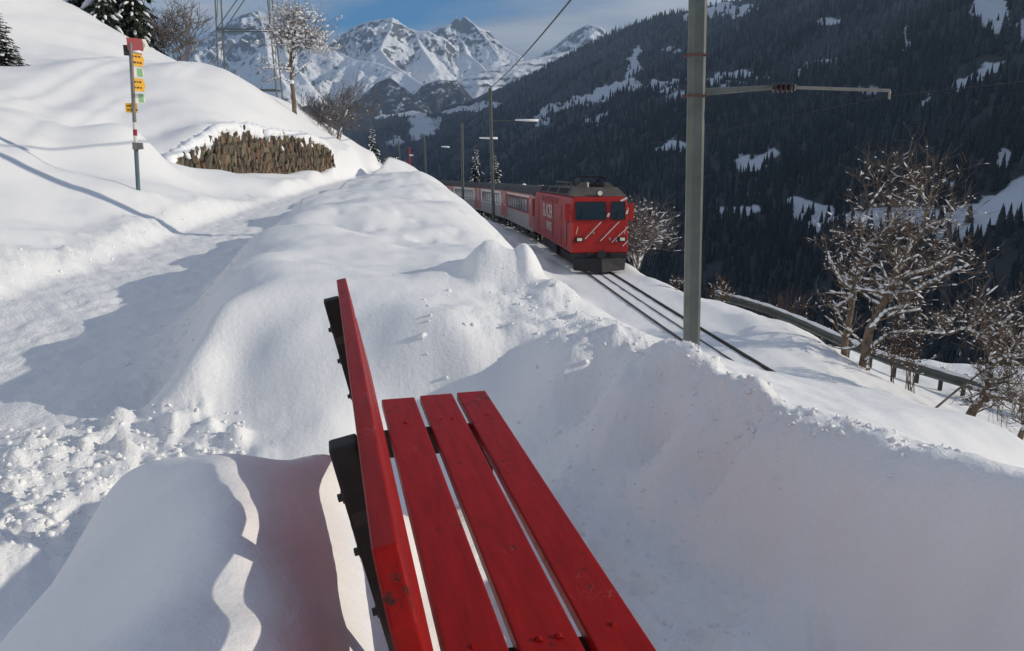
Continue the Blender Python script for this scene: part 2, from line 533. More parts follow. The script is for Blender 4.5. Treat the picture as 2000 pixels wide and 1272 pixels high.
# ------------------------------------------------------------------ railway line (needed by the ground)
TR_Y = np.array([-20, 0, 8, 17, 25, 35, 50, 67, 84, 100, 118, 140, 170.])
TR_X = np.array([10.6, 8.1, 7.1, 5.95, 4.98, 3.92, 2.66, 0.62, -2.45, -6.7, -13, -23, -39.])
TR_Z = np.array([-5.1, -5.2, -5.25, -5.3, -5.38, -5.5, -6.05, -6.65, -7.25, -7.8, -8.2, -8.5, -8.8])
_ty = np.linspace(-20, 170, 400)


def _smooth(y, xs, ys):
    v = np.interp(y, xs, ys)
    k = np.ones(15) / 15
    p = np.pad(v, 7, mode='reflect', reflect_type='odd')
    return np.convolve(p, k, 'valid')


_tx = _smooth(_ty, TR_Y, TR_X); _tz = _smooth(_ty, TR_Y, TR_Z)


def track_x(Y): return np.interp(Y, _ty, _tx)
def track_z(Y): return np.interp(Y, _ty, _tz)


# ------------------------------------------------------------------ bench frame (the snow heap behind it is shaped by the light between its boards)
BD = Vector(ray(621, 270)).normalized()
BS = BD.cross(Vector((0, 0, 1))).normalized()
BU = BS.cross(BD).normalized()
BO = atZ(745, 780, -1.0)
BREC = math.atan(0.207)


def back_pt(h, t, y=0.0):
    return BO + BS * (-0.014 - math.sin(BREC) * h - math.cos(BREC) * t) + BU * (math.cos(BREC) * h - math.sin(BREC) * t) + BD * y


def lit_line(h, pts):
    """points of the heap where sunlight through the gap at height h of the back rest lands"""
    p0 = back_pt(h, 0.018); n = BD.cross(SUN_DIR)
    out = []
    for (u, v) in pts:
        d = Vector(ray(u, v)); k = p0.dot(n) / d.dot(n)
        out.append(tuple(d * k))
    return out


# ------------------------------------------------------------------ the snow-covered ground
C = []
def cz(u, v, z): C.append(tuple(atZ(u, v, z)))
def cy(u, v, Y): C.append(tuple(atY(u, v, Y)))
def cw(x, y, z): C.append((x, y, z))


# alcove dug out round the bench
for a in [(1000, 835, -1.42), (1100, 900, -1.43), (1130, 1000, -1.42), (1250, 1100, -1.43), (1330, 1240, -1.43), (1450, 1250, -1.42), (880, 800, -1.42), (780, 800, -1.41),
          (640, 822, -1.40), (700, 800, -1.39), (1250, 980, -1.40)]: cz(*a)
cw(-0.15, 1.4, -1.36); cw(-0.3, 2.2, -1.36); cw(0.1, 0.9, -1.4); cw(0.6, 0.8, -1.42); cw(0.2, 0.2, -1.45); cw(-0.2, 2.9, -1.38)
# snow heaped up behind the bench: a steep drop beside the posts, a ridge, then down to the path
for a in [(552, 960, -0.88), (562, 1100, -0.85), (590, 1230, -0.83), (382, 930, -0.80), (372, 1050, -0.76), (340, 1200, -0.74), (300, 960, -0.89), (260, 1080, -0.87), (220, 1220, -0.86),
          (237, 945, -1.0), (200, 1010, -1.03), (110, 1130, -1.05), (20, 1240, -1.05), (325, 893, -0.88), (535, 900, -0.92)]: cz(*a)
LIT = lit_line(0.371, [(445, 903), (470, 960), (497, 1020), (475, 1090), (436, 1160), (462, 1205), (500, 1222), (455, 1255)]) + lit_line(0.062, [(630, 905), (650, 960), (662, 1030), (676, 1110), (694, 1190), (712, 1255)])
C += LIT
print('lit', [tuple(round(q, 2) for q in p) for p in LIT])
cw(-0.95, 2.40, -1.36); cw(-0.70, 2.45, -1.34); cw(-1.25, 2.3, -1.42); cw(-0.50, 2.62, -1.34); cw(-1.5, 1.7, -1.5); cw(-1.55, 1.2, -1.52); cw(-0.45, 0.75, -0.80); cw(-0.85, 0.75, -0.86); cw(-1.3, 0.8, -1.4); cw(-0.28, 0.8, -1.0); cw(-0.6, 0.3, -0.95)
# path
for a in [(50, 950, -1.52), (150, 880, -1.52), (0, 1100, -1.54), (70, 1060, -1.53), (250, 850, -1.49), (330, 845, -1.47), (0, 800, -1.50), (150, 750, -1.50), (250, 650, -1.50), (0, 650, -1.50), (320, 720, -1.47), (290, 800, -1.48),
          (350, 600, -1.49), (430, 520, -1.49), (480, 470, -1.49), (300, 500, -1.48), (230, 550, -1.48), (520, 420, -1.49), (600, 385, -1.48), (690, 352, -1.48), (740, 338, -1.48), (460, 450, -1.47), (400, 470, -1.47),
          (100, 610, -1.49), (0, 720, -1.5)]: cz(*a)
cw(-4, 1.5, -1.55); cw(-2.5, 0.5, -1.5); cw(-6, 2, -1.5); cw(-3, -2, -1.55); cw(-5.2, 4.5, -1.5)
cw(-8.8, 60, -1.6); cw(-10.6, 74, -2.2); cw(-14, 92, -5)
# left bank of the path
for a in [(0, 580, -1.36), (100, 545, -1.33), (200, 505, -1.33), (300, 465, -1.32), (400, 425, -1.30),
          (0, 540, -1.28), (120, 490, -1.24), (250, 440, -1.20), (340, 410, -1.16), (430, 390, -1.15)]: cz(*a)
# slope and knolls on the left
for a in [(0, 470, 9.6), (120, 440, 11.8), (0, 400, 11.6), (60, 350, 13.4), (170, 345, 14.4), (180, 400, 13.4), (270, 366, 15.0), (330, 372, 16.5), (0, 310, 13.6), (90, 290, 16.0), (180, 270, 18.0),
          (270, 246, 20.5), (306, 294, 21.0), (300, 342, 18.0), (345, 342, 21.0), (385, 349, 22.0), (425, 354, 23.0), (340, 356, 19.0), (0, 250, 17.0), (60, 215, 24.0), (200, 185, 30.0), (120, 240, 20.0), (330, 200, 30.0), (400, 210, 31.5), (430, 236, 30.0), (520, 238, 34.5), (480, 190, 37.0),
          (320, 114, 39.0), (380, 116, 40.0), (430, 131, 40.0), (480, 161, 39.0), (560, 211, 43.0), (610, 241, 46.5), (650, 262, 50.0), (690, 290, 57.0), (725, 311, 65.0), (770, 323, 76.0), (630, 270, 42.0), (690, 322, 50.0), (720, 328, 58.0),
          (0, 130, 36.0), (150, 110, 44.0), (260, 120, 50.0), (290, 94, 56.0), (240, 65, 60.0), (200, 41, 61.0), (120, 2, 61.0), (50, 10, 52.0), (0, 60, 44.0), (-150, 60, 38.0), (-300, 150, 24.0), (-400, 320, 12.0),
          (-200, 420, 9.0), (-100, 300, 13.0), (300, 150, 33.0)]: cy(*a)
cw(-24, 84, 0.5); cw(-18, 68, 0.2); cw(-17, 82, -3); cw(-30, 75, 3.5); cw(-45, 80, 9); cw(-60, 80, 17); cw(-30, 100, -8); cw(-60, 110, 2); cw(-45, 45, 15); cw(-70, 50, 26); cw(-40, 20, 14)
cw(-20, 5, 4); cw(-30, -10, 9); cw(-12, 0, 0.8); cw(-10, -10, 0); cw(-9, 3, -0.4); cw(-80, 140, 5); cw(-50, 150, -9)
# bank between path and line
for a in [(392, 690, -1.13), (400, 630, -1.01), (425, 598, -0.94), (480, 590, -0.92), (560, 590, -0.93), (640, 575, -0.90), (720, 570, -0.90), (800, 585, -0.92), (900, 600, -0.96), (980, 600, -0.97), (1050, 600, -1.0),
          (340, 775, -1.46), (358, 720, -1.36), (440, 700, -1.19), (430, 770, -1.34), (440, 810, -1.41), (520, 700, -1.17), (520, 760, -1.31), (600, 690, -1.14), (600, 750, -1.27), (600, 800, -1.38), (680, 690, -1.14), (520, 808, -1.40), (800, 700, -1.15), (900, 690, -1.12), (980, 730, -1.24), (1010, 800, -1.38),
          (450, 560, -0.94), (480, 528, -0.89), (505, 495, -0.88), (527, 465, -0.89), (545, 440, -0.86), (572, 420, -0.85), (600, 402, -0.90), (630, 386, -1.0), (660, 370, -1.12), (700, 356, -1.26), (365, 650, -1.34), (412, 570, -1.36), (470, 500, -1.40), (515, 447, -1.42), (560, 530, -0.98), (650, 510, -0.98), (600, 460, -1.05), (680, 410, -1.08), (740, 370, -1.12), (780, 345, -1.18),
          (780, 540, -0.98), (850, 540, -1.02), (750, 470, -1.02), (850, 460, -1.06), (930, 490, -1.10), (800, 400, -1.08), (800, 352, -1.12), (860, 400, -1.14), (900, 520, -1.06)]: cz(*a)
EDGE = [(985, 477, -1.22), (960, 445, -1.20), (930, 412, -1.18), (905, 388, -1.20), (880, 370, -1.24), (850, 347, -1.28), (825, 335, -1.32), (800, 327, -1.30)]
for a in EDGE:
    p = atZ(*a); C.append(tuple(p))
    tx = float(track_x(p.y)) - 2.6; tz = float(track_z(p.y))
    cw(p.x + 0.25 * (tx - p.x), p.y + 0.6, p.z + 0.36 * (tz - p.z)); cw(p.x + 0.6 * (tx - p.x), p.y + 0.8, p.z + 0.75 * (tz - p.z))
# right-hand bank crest, its inner face and what lies beyond it
CREST = [(1050, 560, -1.00), (1100, 575, -0.98), (1150, 600, -0.97), (1220, 640, -0.95), (1340, 673, -0.93), (1450, 726, -0.92), (1520, 757, -0.92), (1600, 792, -0.91), (1700, 815, -0.91), (1800, 848, -0.91), (1900, 885, -0.91), (2000, 925, -0.91)]
for a in CREST:
    p = atZ(*a); C.append(tuple(p))
    cw(p.x + 0.12, p.y + 0.30, p.z - 0.14)
for a in [(1240, 680, -0.965), (1350, 715, -0.945), (1450, 766, -0.94), (1560, 806, -0.93), (1700, 852, -0.925), (1850, 902, -0.925), (1960, 946, -0.925), (1150, 640, -0.985)]: cz(*a)
for a in [(1130, 710, -1.10), (1150, 805, -1.35), (1240, 780, -1.10), (1280, 890, -1.34), (1350, 825, -1.08), (1400, 980, -1.36), (1450, 870, -1.07), (1450, 1080, -1.38), (1560, 915, -1.06), (1560, 1150, -1.37), (1700, 970, -1.05), (1720, 1200, -1.36),
          (1850, 1020, -1.04), (1900, 1220, -1.28), (1600, 1040, -1.22), (1800, 1120, -1.19), (1380, 905, -1.22), (1960, 1075, -1.04), (1500, 965, -1.18)]: cz(*a)
cw(1.35, 1.2, -1.12); cw(1.1, 0.5, -1.30); cw(1.80, 2.0, -0.86); cw(1.75, 1.3, -0.85); cw(1.7, 0.4, -0.92); cw(2.6, 1.0, -1.5); cw(0, -2, -1.5); cw(3.0, 0.0, -2.0); cw(2.6, 2.6, -1.75)  # crest out of view raised so its shadow covers the alcove floor
for a in [(1580, 757, 8.2), (1650, 760, 7.8), (1720, 772, 7.4), (1850, 818, 6.8), (1980, 892, 6.0), (2100, 960, 5.2), (1700, 788, 5.6), (1850, 838, 4.6), (1300, 690, 6.5), (1450, 735, 6.0)]:
    cy(*a)
for a in [(1580, 757, 8.2), (1720, 772, 7.4), (1850, 818, 6.8), (1980, 892, 6.0), (2100, 960, 5.2)]:
    p = atY(*a); cw(p.x + 1.0, p.y + 1.0, p.z - 1.0)
cw(4.6, 2.0, -3.0); cw(5.5, -3, -4.3)
for (x, y, z) in [(1.6, 10, -3.0), (3.4, 10, -4.6), (1.0, 14, -3.0), (2.6, 14, -4.7), (0.4, 20, -3.0), (1.8, 20, -4.8), (-0.6, 30, -3.6), (0.6, 30, -5.2)]: cw(x, y, z)
# railway shelf
for Y in (-15, -8, 0, 5, 9, 13, 17, 21, 25, 30, 35, 42, 50, 58, 67, 75, 84, 92, 100, 110, 125, 145):
    tx, tz = float(track_x(Y)), float(track_z(Y)) - 0.03
    for o in (-2.2, -0.6, 0.6, 1.4): cw(tx + o, Y, tz)
    if Y > 32: cw(tx + 2.4, Y, tz - 0.25); cw(tx + 6, Y, tz - 4.5)
# verge beyond the line, then the ground dropping away
for a in [(1222, 512, -5.5), (1280, 544, -5.45), (1340, 574, -5.40), (1400, 594, -5.42), (1460, 610, -5.45), (1520, 625, -5.40), (1560, 640, -5.48), (1620, 680, -5.7), (1700, 745, -5.85), (1800, 800, -5.95), (1900, 858, -6.0), (2000, 915, -6.0),
          (1690, 726, -6.2), (1650, 704, -6.2), (1780, 770, -6.35), (1890, 824, -6.5), (1990, 868, -6.5), (1960, 850, -6.4)]: cz(*a)
RAILP = [atZ(1395, 600, -6.35), atZ(1450, 614, -6.45), atZ(1500, 630, -6.55), atZ(1560, 655, -6.7), atZ(1650, 698, -6.9), atZ(1740, 735, -7.05), atZ(1830, 762, -7.2), atZ(1920, 790, -7.35), atZ(2060, 838, -7.5)]
for p in RAILP: cw(p.x, p.y, p.z)
for a in [(1900, 722, -7.8), (1980, 720, -8.0), (1820, 705, -7.9), (2050, 730, -8.0)]: cz(*a)
for (x, y, z) in [(16, 40, -16), (22, 30, -14), (30, 30, -22), (30, 15, -18), (24, 10, -12), (60, 30, -45), (60, 80, -60), (40, 120, -50), (30, -10, -18), (15, -15, -8), (20, 60, -26), (12, 90, -26), (5, 130, -22), (100, 0, -70), (100, 120, -90), (-20, -15, 3),
                  (0, -20, -2), (10, -30, -5), (-40, -40, 14), (60, -60, -45), (12, 48, -12), (10, 62, -14)]: cw(x, y, z)
for (u, v), y in zip([(333, 326), (420, 336), (520, 344), (600, 338), (648, 326)], [24.0, 26.4, 30.2, 34.6, 37.6]):
    p = atY(u, v, y)
    cw(p.x + 0.8, p.y - 0.1, p.z - 0.06); cw(p.x + 1.5, p.y - 0.2, max(p.z - 0.16, -1.42))
C = np.array(C)


def lp(X, Y):
    x, y = X, Y + 1.5
    return np.arctan2(x, y), np.log(np.hypot(x, y) + 1e-6)


_ca, _cb = lp(C[:, 0], C[:, 1])
_keep = []
for i in range(len(C)):
    if all((_ca[i] - _ca[j]) ** 2 + (_cb[i] - _cb[j]) ** 2 > 4e-5 for j in _keep): _keep.append(i)
C = C[_keep]; _ca = _ca[_keep]; _cb = _cb[_keep]
CSH = 0.035
# heights scale with distance: fit z / r so that near and far detail weigh alike
_w = np.exp(_cb)
_K = np.sqrt((_ca[:, None] - _ca) ** 2 + (_cb[:, None] - _cb) ** 2 + CSH ** 2)
_n = len(C)
_A = np.zeros((_n + 3, _n + 3)); _A[:_n, :_n] = _K - 0.0015 * np.eye(_n)
_P = np.stack([np.ones(_n), _ca, _cb], 1); _A[:_n, _n:] = _P; _A[_n:, :_n] = _P.T
_sol = np.linalg.solve(_A, np.concatenate([C[:, 2] / _w, np.zeros(3)]))


def base_height(X, Y):
    X = np.asarray(X, float).ravel(); Y = np.asarray(Y, float).ravel()
    out = np.empty(len(X))
    for s in range(0, len(X), 20000):
        a, b = lp(X[s:s + 20000], Y[s:s + 20000])
        k = np.sqrt((a[:, None] - _ca) ** 2 + (b[:, None] - _cb) ** 2 + CSH ** 2)
        out[s:s + 20000] = (k @ _sol[:_n] + _sol[_n] + _sol[_n + 1] * a + _sol[_n + 2] * b) * np.exp(b)
    return out


PATH = [(-3.9, 0.5), (-3.6, 3), (-3.9, 5.7), (-4.6, 10.5), (-5.6, 16.5), (-6.45, 24), (-7.55, 37), (-8.2, 48), (-9.0, 60), (-12, 78)]
PATH_W = [1.45, 1.4, 1.35, 1.05, 0.95, 0.85, 0.8, 0.8, 0.8, 0.8]
# dry stone wall line (front foot), left to right
WALL = [atZ(333, 328, -0.60), atZ(420, 336, -0.82), atZ(520, 343, -1.00), atZ(600, 336, -1.02), atZ(648, 324, -0.86)]
WALL = [Vector((p.x, y, 0)) for p, y in zip(WALL, (0, 0, 0, 0, 0))]
_wy = [24.0, 26.4, 30.2, 34.6, 37.6]
_wb = [(333, 326), (420, 336), (520, 344), (600, 338), (648, 326)]
_wt = [(333, 310), (372, 287), (420, 262), (432, 250), (490, 250), (520, 258), (600, 267), (636, 282), (648, 300)]
WALL_S = np.array([p[0] for p in _wb], float)
WALL_XY = np.array([[atY(u, v, y).x, y] for (u, v), y in zip(_wb, _wy)])
WALL_B = np.array([atY(u, v, y).z for (u, v), y in zip(_wb, _wy)])


def wall_at(u):
    """point of the wall foot, foot height, top height at picture column u of the wall's own chart"""
    y = np.interp(u, WALL_S, _wy)
    x = np.interp(u, WALL_S, WALL_XY[:, 0])
    b = np.interp(u, WALL_S, WALL_B)
    vt = np.interp(u, [p[0] for p in _wt], [p[1] for p in _wt])
    d = ray(0, 0)
    t = np.array([atY(float(uu), float(vv), float(yy)).z for uu, vv, yy in zip(np.atleast_1d(u), np.atleast_1d(vt), np.atleast_1d(y))])
    return x, y, b, t


_wu = np.linspace(333, 648, 64)
_wx, _wyy, _wbb, _wtt = wall_at(_wu)
_wl = np.concatenate([[0], np.cumsum(np.hypot(np.diff(_wx), np.diff(_wyy)))])
_wsn = _wl / _wl[-1]

rng = random.Random(11)
BUMPS = []
# snow block on the bank and its smaller neighbours: (x, y, radius x, radius y, height)
def bump(u, v, z, rx, ry, h, p=3.0):
    q = atZ(u, v, z); BUMPS.append((q.x, q.y, rx, ry, h, p))


bump(980, 566, -1.0, 0.24, 0.19, 0.16, 4)
bump(1016, 562, -1.02, 0.10, 0.12, 0.16, 4)
bump(925, 566, -1.0, 0.36, 0.16, 0.14, 2.5)
bump(960, 560, -1.0, 0.10, 0.10, 0.06, 3)
bump(1618, 1172, -1.30, 0.03, 0.09, -0.07, 3)
bump(1040, 572, -1.02, 0.12, 0.13, 0.12, 3)
bump(1090, 585, -1.03, 0.14, 0.12, 0.09, 2.5)
bump(860, 560, -1.0, 0.24, 0.10, 0.045, 2)
bump(700, 550, -0.95, 0.30, 0.15, 0.04, 2)
bump(1010, 630, -1.0, 0.10, 0.06, 0.05, 2)
bump(900, 605, -0.97, 0.10, 0.06, 0.03, 2)
CLODS = []
for _ in range(90):
    # clods thrown up along the near right edge of the path and the foot of the mound
    if rng.random() < 0.55:
        u, v = rng.uniform(150, 470), rng.uniform(822, 895)
        z = -1.46
    else:
        u, v = rng.uniform(0, 260), rng.uniform(850, 1060)
        z = -1.52
    r = abs(rng.gauss(0, 0.028)) + 0.014
    CLODS.append((u, v, z, r))
for (u, v, z, r) in CLODS:
    q = atZ(u, v, z); BUMPS.append((q.x, q.y, r, r * rng.uniform(0.7, 1.2), r * rng.uniform(0.5, 1.0), 2.6))
for _ in range(150):
    # plough clods along the left edge of the path
    t = rng.uniform(0, 1) ** 1.3
    y = 5.5 + 17 * t
    x = np.interp(y, [p[1] for p in PATH], [p[0] for p in PATH]) - np.interp(y, [p[1] for p in PATH], PATH_W) - rng.gauss(0.25, 0.22)
    r = rng.uniform(0.03, 0.11)
    BUMPS.append((x, y, r * 1.2, r, r * 0.42, 2.2))
for _ in range(70):
    # lumps on the crest and face of the bank round the alcove
    a = rng.choice(CREST[:9]); k = rng.random()
    p = atZ(a[0] + rng.uniform(-60, 60), a[1] + rng.uniform(-12, 80), a[2] - 0.02)
    r = rng.uniform(0.015, 0.045)
    BUMPS.append((p.x, p.y, r * 1.2, r, r * 0.40, 2.2))
for _ in range(160):
    p = atZ(rng.uniform(1000, 1500), rng.uniform(840, 1260), -1.42)
    r = rng.uniform(0.02, 0.06)
    BUMPS.append((p.x, p.y, r, r * rng.uniform(0.7, 1.3), r * rng.uniform(-0.35, 0.30), 2.2))
for _ in range(60):
    p = atZ(rng.uniform(640, 900), rng.uniform(350, 480), -1.1)
    r = rng.uniform(0.05, 0.14)
    BUMPS.append((p.x, p.y, r, r, -r * rng.uniform(0.2, 0.5), 2.2))


CREASE = [([atY(*a)[:2] for a in ((-60, 215, 21), (60, 198, 27), (160, 184, 32), (250, 156, 38), (300, 130, 43))], 0.55, 0.30),
          ([atY(*a)[:2] for a in ((0, 335, 13), (45, 285, 16), (90, 240, 20), (150, 212, 25), (230, 196, 30), (330, 186, 33))], 0.45, 0.22),
          ([atY(*a)[:2] for a in ((330, 160, 34), (360, 135, 37), (378, 118, 40))], 0.35, 0.12)]


def ground(X, Y):
    X = np.asarray(X, float); Y = np.asarray(Y, float)
    shp = X.shape; X = X.ravel(); Y = Y.ravel()
    Z = base_height(X, Y)
    r = np.hypot(X, Y + 1.0)
    # the wall's step
    d, s, side = seg_dist(X, Y, np.stack([_wx, _wyy], 1))
    n = d * side                                            # positive behind (left of) the line
    bb = np.interp(s, _wsn, _wbb); tt = np.interp(s, _wsn, _wtt)
    end = sstep(0.0, 0.06, s) * (1 - sstep(0.95, 1.0, s))
    tgt = np.where(n > 0.16, tt + 0.05 + 0.25 * np.maximum(n - 0.2, 0), np.where(n < 0.0, bb - 0.02, bb + (tt - bb) * np.clip(n / 0.16, 0, 1)))
    w = np.where(n > 0, 1 - sstep(0.5, 2.4, n), 1 - sstep(0.25, 1.3, -n)) * end
    Z = Z * (1 - w) + tgt * w
    # path surface
    dp, spn, sd = seg_dist(X, Y, PATH)
    yy = Y
    pw = np.interp(yy, [p[1] for p in PATH], PATH_W)
    onpath = 1 - sstep(0.80, 1.08, dp / pw)
    pz = np.interp(Y, [0, 5, 52, 62, 72, 90], [-1.52, -1.50, -1.49, -1.6, -1.9, -4.5])
    wp = 1 - sstep(0.70, 1.25, dp / pw)
    Z = Z * (1 - wp) + wp * (pz + 0.05 * np.clip(dp / pw, 0, 1) ** 4)
    near_path = 1 - sstep(1.0, 1.7, dp / pw)
    dt = np.abs(X - track_x(Y))
    ontrack = (1 - sstep(1.6, 2.6, dt)) * (Z < -4)
    tramp = np.exp(-(((X - 0.55) / 0.75) ** 2 + ((Y - 2.6) / 1.3) ** 2))          # trodden floor beside the bench
    bank = np.exp(-((np.hypot(X - 0.9, Y - 4.2) / 2.0) ** 2))
    lump = np.clip(0.10 + 0.40 * onpath + 1.0 * tramp + 0.15 * bank, 0, 1.2) * (1 - ontrack)
    fade = 1 - sstep(40, 100, r)
    heap = sstep(-1.6, -1.2, X) * (1 - sstep(-0.45, -0.3, X)) * (1 - sstep(2.2, 2.8, Y)) * sstep(-.5, .5, Y)
    left = sstep(-5.5, -8.5, X)
    # broad undulation, wind-smoothed drifts
    Z = Z + (1 - ontrack) * (1 - heap) * (0.05 * np.clip(r / 8, 0.2, 2.2) * fbm(X / 3.1, Y / 4.7, 3, 3) * (1 - 0.92 * wp))
    Z = Z + (1 - ontrack) * (1 - .92 * heap) * 0.022 * np.clip(r / 5, 0.3, 2.0) * fbm(X / 0.85, Y / 0.95, 3, 8) * (1 - 0.75 * left) * (1 - .8 * wp)
    # lumps and footprints
    Z = Z + fade * lump * 0.030 * fbm(X / 0.30, Y / 0.34, 4, 21, 0.55)
    Z = Z + fade * onpath * 0.012 * np.clip(r / 6, 0.7, 1.6) * ridged(X / 0.42, Y / 0.5, 4, 40)
    Z = Z - 0.02 * onpath
    Z = Z + tramp * 0.020 * ridged(X / 0.22, Y / 0.25, 4, 43) + tramp * 0.03 * fbm(X / 0.6, Y / 0.5, 2, 44)
    rub = np.exp(-(((X + 2.2) / 1.1) ** 2 + ((Y - 3.25) / 0.75) ** 2) ** 2) * (1 - heap)
    Z = Z + rub * (0.060 * np.abs(fbm(X / 0.30, Y / 0.27, 4, 61, 0.5)) - 0.012)
    lump = lump + rub
    edge = np.exp(-((dp / pw - 1.05) / 0.16) ** 2) * fade
    Z = Z + edge * (0.045 * np.abs(fbm(X / 0.3, Y / 0.3, 4, 77, 0.6)))
    crest = np.exp(-(((Z + 0.95) / 0.10) ** 2)) * bank * sstep(-.6, .1, X)
    Z = Z + bank * sstep(-.2, .4, X) * 0.035 * fbm(X / 0.55, Y / 0.5, 3, 95) + crest * (0.020 * fbm(X / 0.15, Y / 0.15, 4, 91, 0.55) + 0.045 * fbm(X / 0.42, Y / 0.42, 2, 92)) - 0.045 * crest
    for (pl, wd, dp_) in CREASE:
        d, _s, sd = seg_dist(X, Y, pl)
        Z = Z + dp_ * sd * (1 - np.exp(-(d / wd) ** 2)) * np.exp(-(d / (wd * 4.5)) ** 2) * sstep(0, .12, _s) * (1 - sstep(.85, 1, _s))
    # clods
    for (bx, by, rx, ry, h, p) in BUMPS:
        m = np.nonzero((np.abs(X - bx) < rx * 1.6) & (np.abs(Y - by) < ry * 1.6))[0]
        if not len(m): continue
        xx, yy2 = X[m] - bx, Y[m] - by
        k = 1 + 0.25 * perlin(xx / rx * 1.4 + bx * 7, yy2 / ry * 1.4 + by * 5, 5)
        q = (np.hypot(xx / rx, yy2 / ry) / k)
        Z[m] += h * (np.exp(-q ** p * 1.2))
    rough = np.clip(0.10 + 0.8 * near_path + 0.6 * tramp + 0.6 * crest, 0, 1) * (1 - 0.6 * ontrack)
    if_t = np.clip((1 - sstep(1.2, 2.2, dt)) * (Y > -18), 0, 1)
    Z = Z * (1 - if_t) + if_t * (track_z(Y) - 0.035 + 0.012 * fbm(X / 0.5, Y / 0.9, 3, 55))
    return Z.reshape(shp), rough.reshape(shp)


def gz(x, y):
    return float(ground(np.array([x]), np.array([y]))[0][0])


def build_ground():
    rad = 0.40 * np.exp(np.arange(0, 1e9, 1)[:690] * 0.00885)
    fine = np.linspace(-R(47), R(47), 640)
    rest = np.linspace(R(47), 2 * math.pi - R(47), 76)[1:-1]
    ang = np.concatenate([fine, rest])
    nr, na = len(rad), len(ang)
    A, Rr = np.meshgrid(ang, rad)
    X, Y = Rr * np.sin(A), Rr * np.cos(A)
    Z, rough = ground(X, Y)
    V = np.stack([X, Y, Z], -1).reshape(-1, 3)
    i = np.arange(nr - 1)[:, None] * na; j = np.arange(na)[None, :]; j2 = (j + 1) % na
    q = np.stack([i + j, i + j2, i + na + j2, i + na + j], -1).reshape(-1, 4)[:, ::-1]
    c = len(V)
    V = np.concatenate([V, [[0, 0, Z[0].mean()]]])
    tr = np.stack([np.full(na, c), np.arange(na), (np.arange(na) + 1) % na], -1)[:, ::-1]
    me = np_mesh('snow_ground', V, q, tr)
    attr(me, 'rough', np.concatenate([rough.ravel(), [0.3]]))
    me.polygons.foreach_set('use_smooth', np.ones(len(me.polygons), bool))
    me.materials.append(M['snow'])
    o = link(bpy.data.objects.new('snow_ground', me))
    tag(o, kind='structure')


build_ground()

# ------------------------------------------------------------------ valley side across the line
VX = 0.30                                                    # the valley runs away to the left: X' = X + 0.30 Y
_ry = np.array([0, 1400, 2079, 2333, 2727, 3088, 3560, 3818, 4506, 6000.])
_rr = np.array([0.287, 0.287, 0.287, 0.298, 0.320, 0.332, 0.314, 0.299, 0.262, 0.25])
SPUR = [(560, 236, 3700), (680, 226, 3700), (760, 221, 3650), (850, 215, 3650), (930, 208, 3750), (1010, 195, 3900)]
SPURP = np.array([tuple(atY(*a)) for a in SPUR])


def valley_h(X, Y):
    Xp = X + VX * Y
    rr = np.interp(Y, _ry, _rr)
    k = rr + 0.292
    right = k * Xp - 409
    cz_ = k * 1400 - 409
    right = np.where(Xp > 1400, cz_ - 0.45 * (Xp - 1400), right)
    left = -14 - 0.62 * (Xp - 40)
    left = np.where(Xp < 40, -14 + 0.0 * Xp, left)
    left = np.minimum(left, -14 - 0.35 * np.maximum(Y - 160, 0) * (Xp < 400))
    h = np.maximum(np.maximum(right, left), -300)
    d, s, sd = seg_dist(X, Y, SPURP[:, :2])
    tot = np.concatenate([[0], np.cumsum(np.hypot(*np.diff(SPURP[:, :2], axis=0).T))]); tot /= tot[-1]
    sz = np.interp(s, tot, SPURP[:, 2])
    h = np.maximum(h, sz - 0.55 * d)
    far = sstep(200, 900, Y)
    h = h + far * (26 * fbm(X / 420, Y / 420, 4, 5) + 30 * (ridged(Xp / 520, Y / 300, 3, 9) - 0.7) * 0.5) * sstep(-300, -200, h) * (1 - 0.6 * np.exp(-((Xp - 1400) / 220) ** 2))
    return h


# clearings, each an ellipse on the slope named by where it shows: (u, v, half width, half height, tilt, strength)
CLEAR = [(1195, 178, 62, 13, -0.28, 1), (1130, 200, 60, 9, -0.3, .8), (1300, 168, 40, 12, -.2, .8), (1420, 150, 48, 9, -.2, .8), (1500, 155, 60, 7, -.1, .7), (1595, 128, 40, 12, -.15, 1), (1560, 152, 22, 6, -.5, .8), (1620, 43, 26, 11, -.1, .9),
         (1772, 78, 6, 42, .05, .8), (1237, 125, 11, 40, .25, .8), (1312, 97, 20, 9, 0, .7), (1315, 285, 30, 13, -.1, 1.1), (1476, 313, 46, 18, -.3, .8), (1440, 412, 42, 12, -.1, 1), (1560, 398, 20, 16, 0, 1), (1600, 425, 55, 26, .1, 1), (1740, 428, 130, 24, -.05, 1),
         (1930, 420, 110, 34, -.38, 1.3), (2010, 385, 60, 40, -.5, 1.3), (1960, 310, 22, 17, 0, 1), (1905, 150, 66, 14, -.5, .8), (1800, 205, 30, 9, -.6, .7), (1755, 228, 14, 12, .4, .6), (1700, 175, 30, 10, 0, .6), (1935, 20, 34, 52, -.5, 1), (2010, 60, 30, 20, 0, .8),
         (1160, 235, 40, 10, -.3, .6), (1075, 215, 34, 8, -.3, .6), (820, 250, 28, 22, -.2, .75), (845, 243, 12, 10, 0, .6), (770, 275, 18, 14, -.5, .6), (760, 222, 90, 8, -.05, 1), (900, 212, 90, 6, -.1, .9), (1060, 232, 20, 12, 0, .6),
         (1475, 385, 12, 14, 0, .6), (1390, 22, 60, 8, -.2, 1), (1455, 20, 40, 6, -.2, 1.0), (1330, 190, 24, 16, 0, .6), (1410, 170, 18, 8, 0, .6), (1850, 360, 26, 6, 0, .6)]


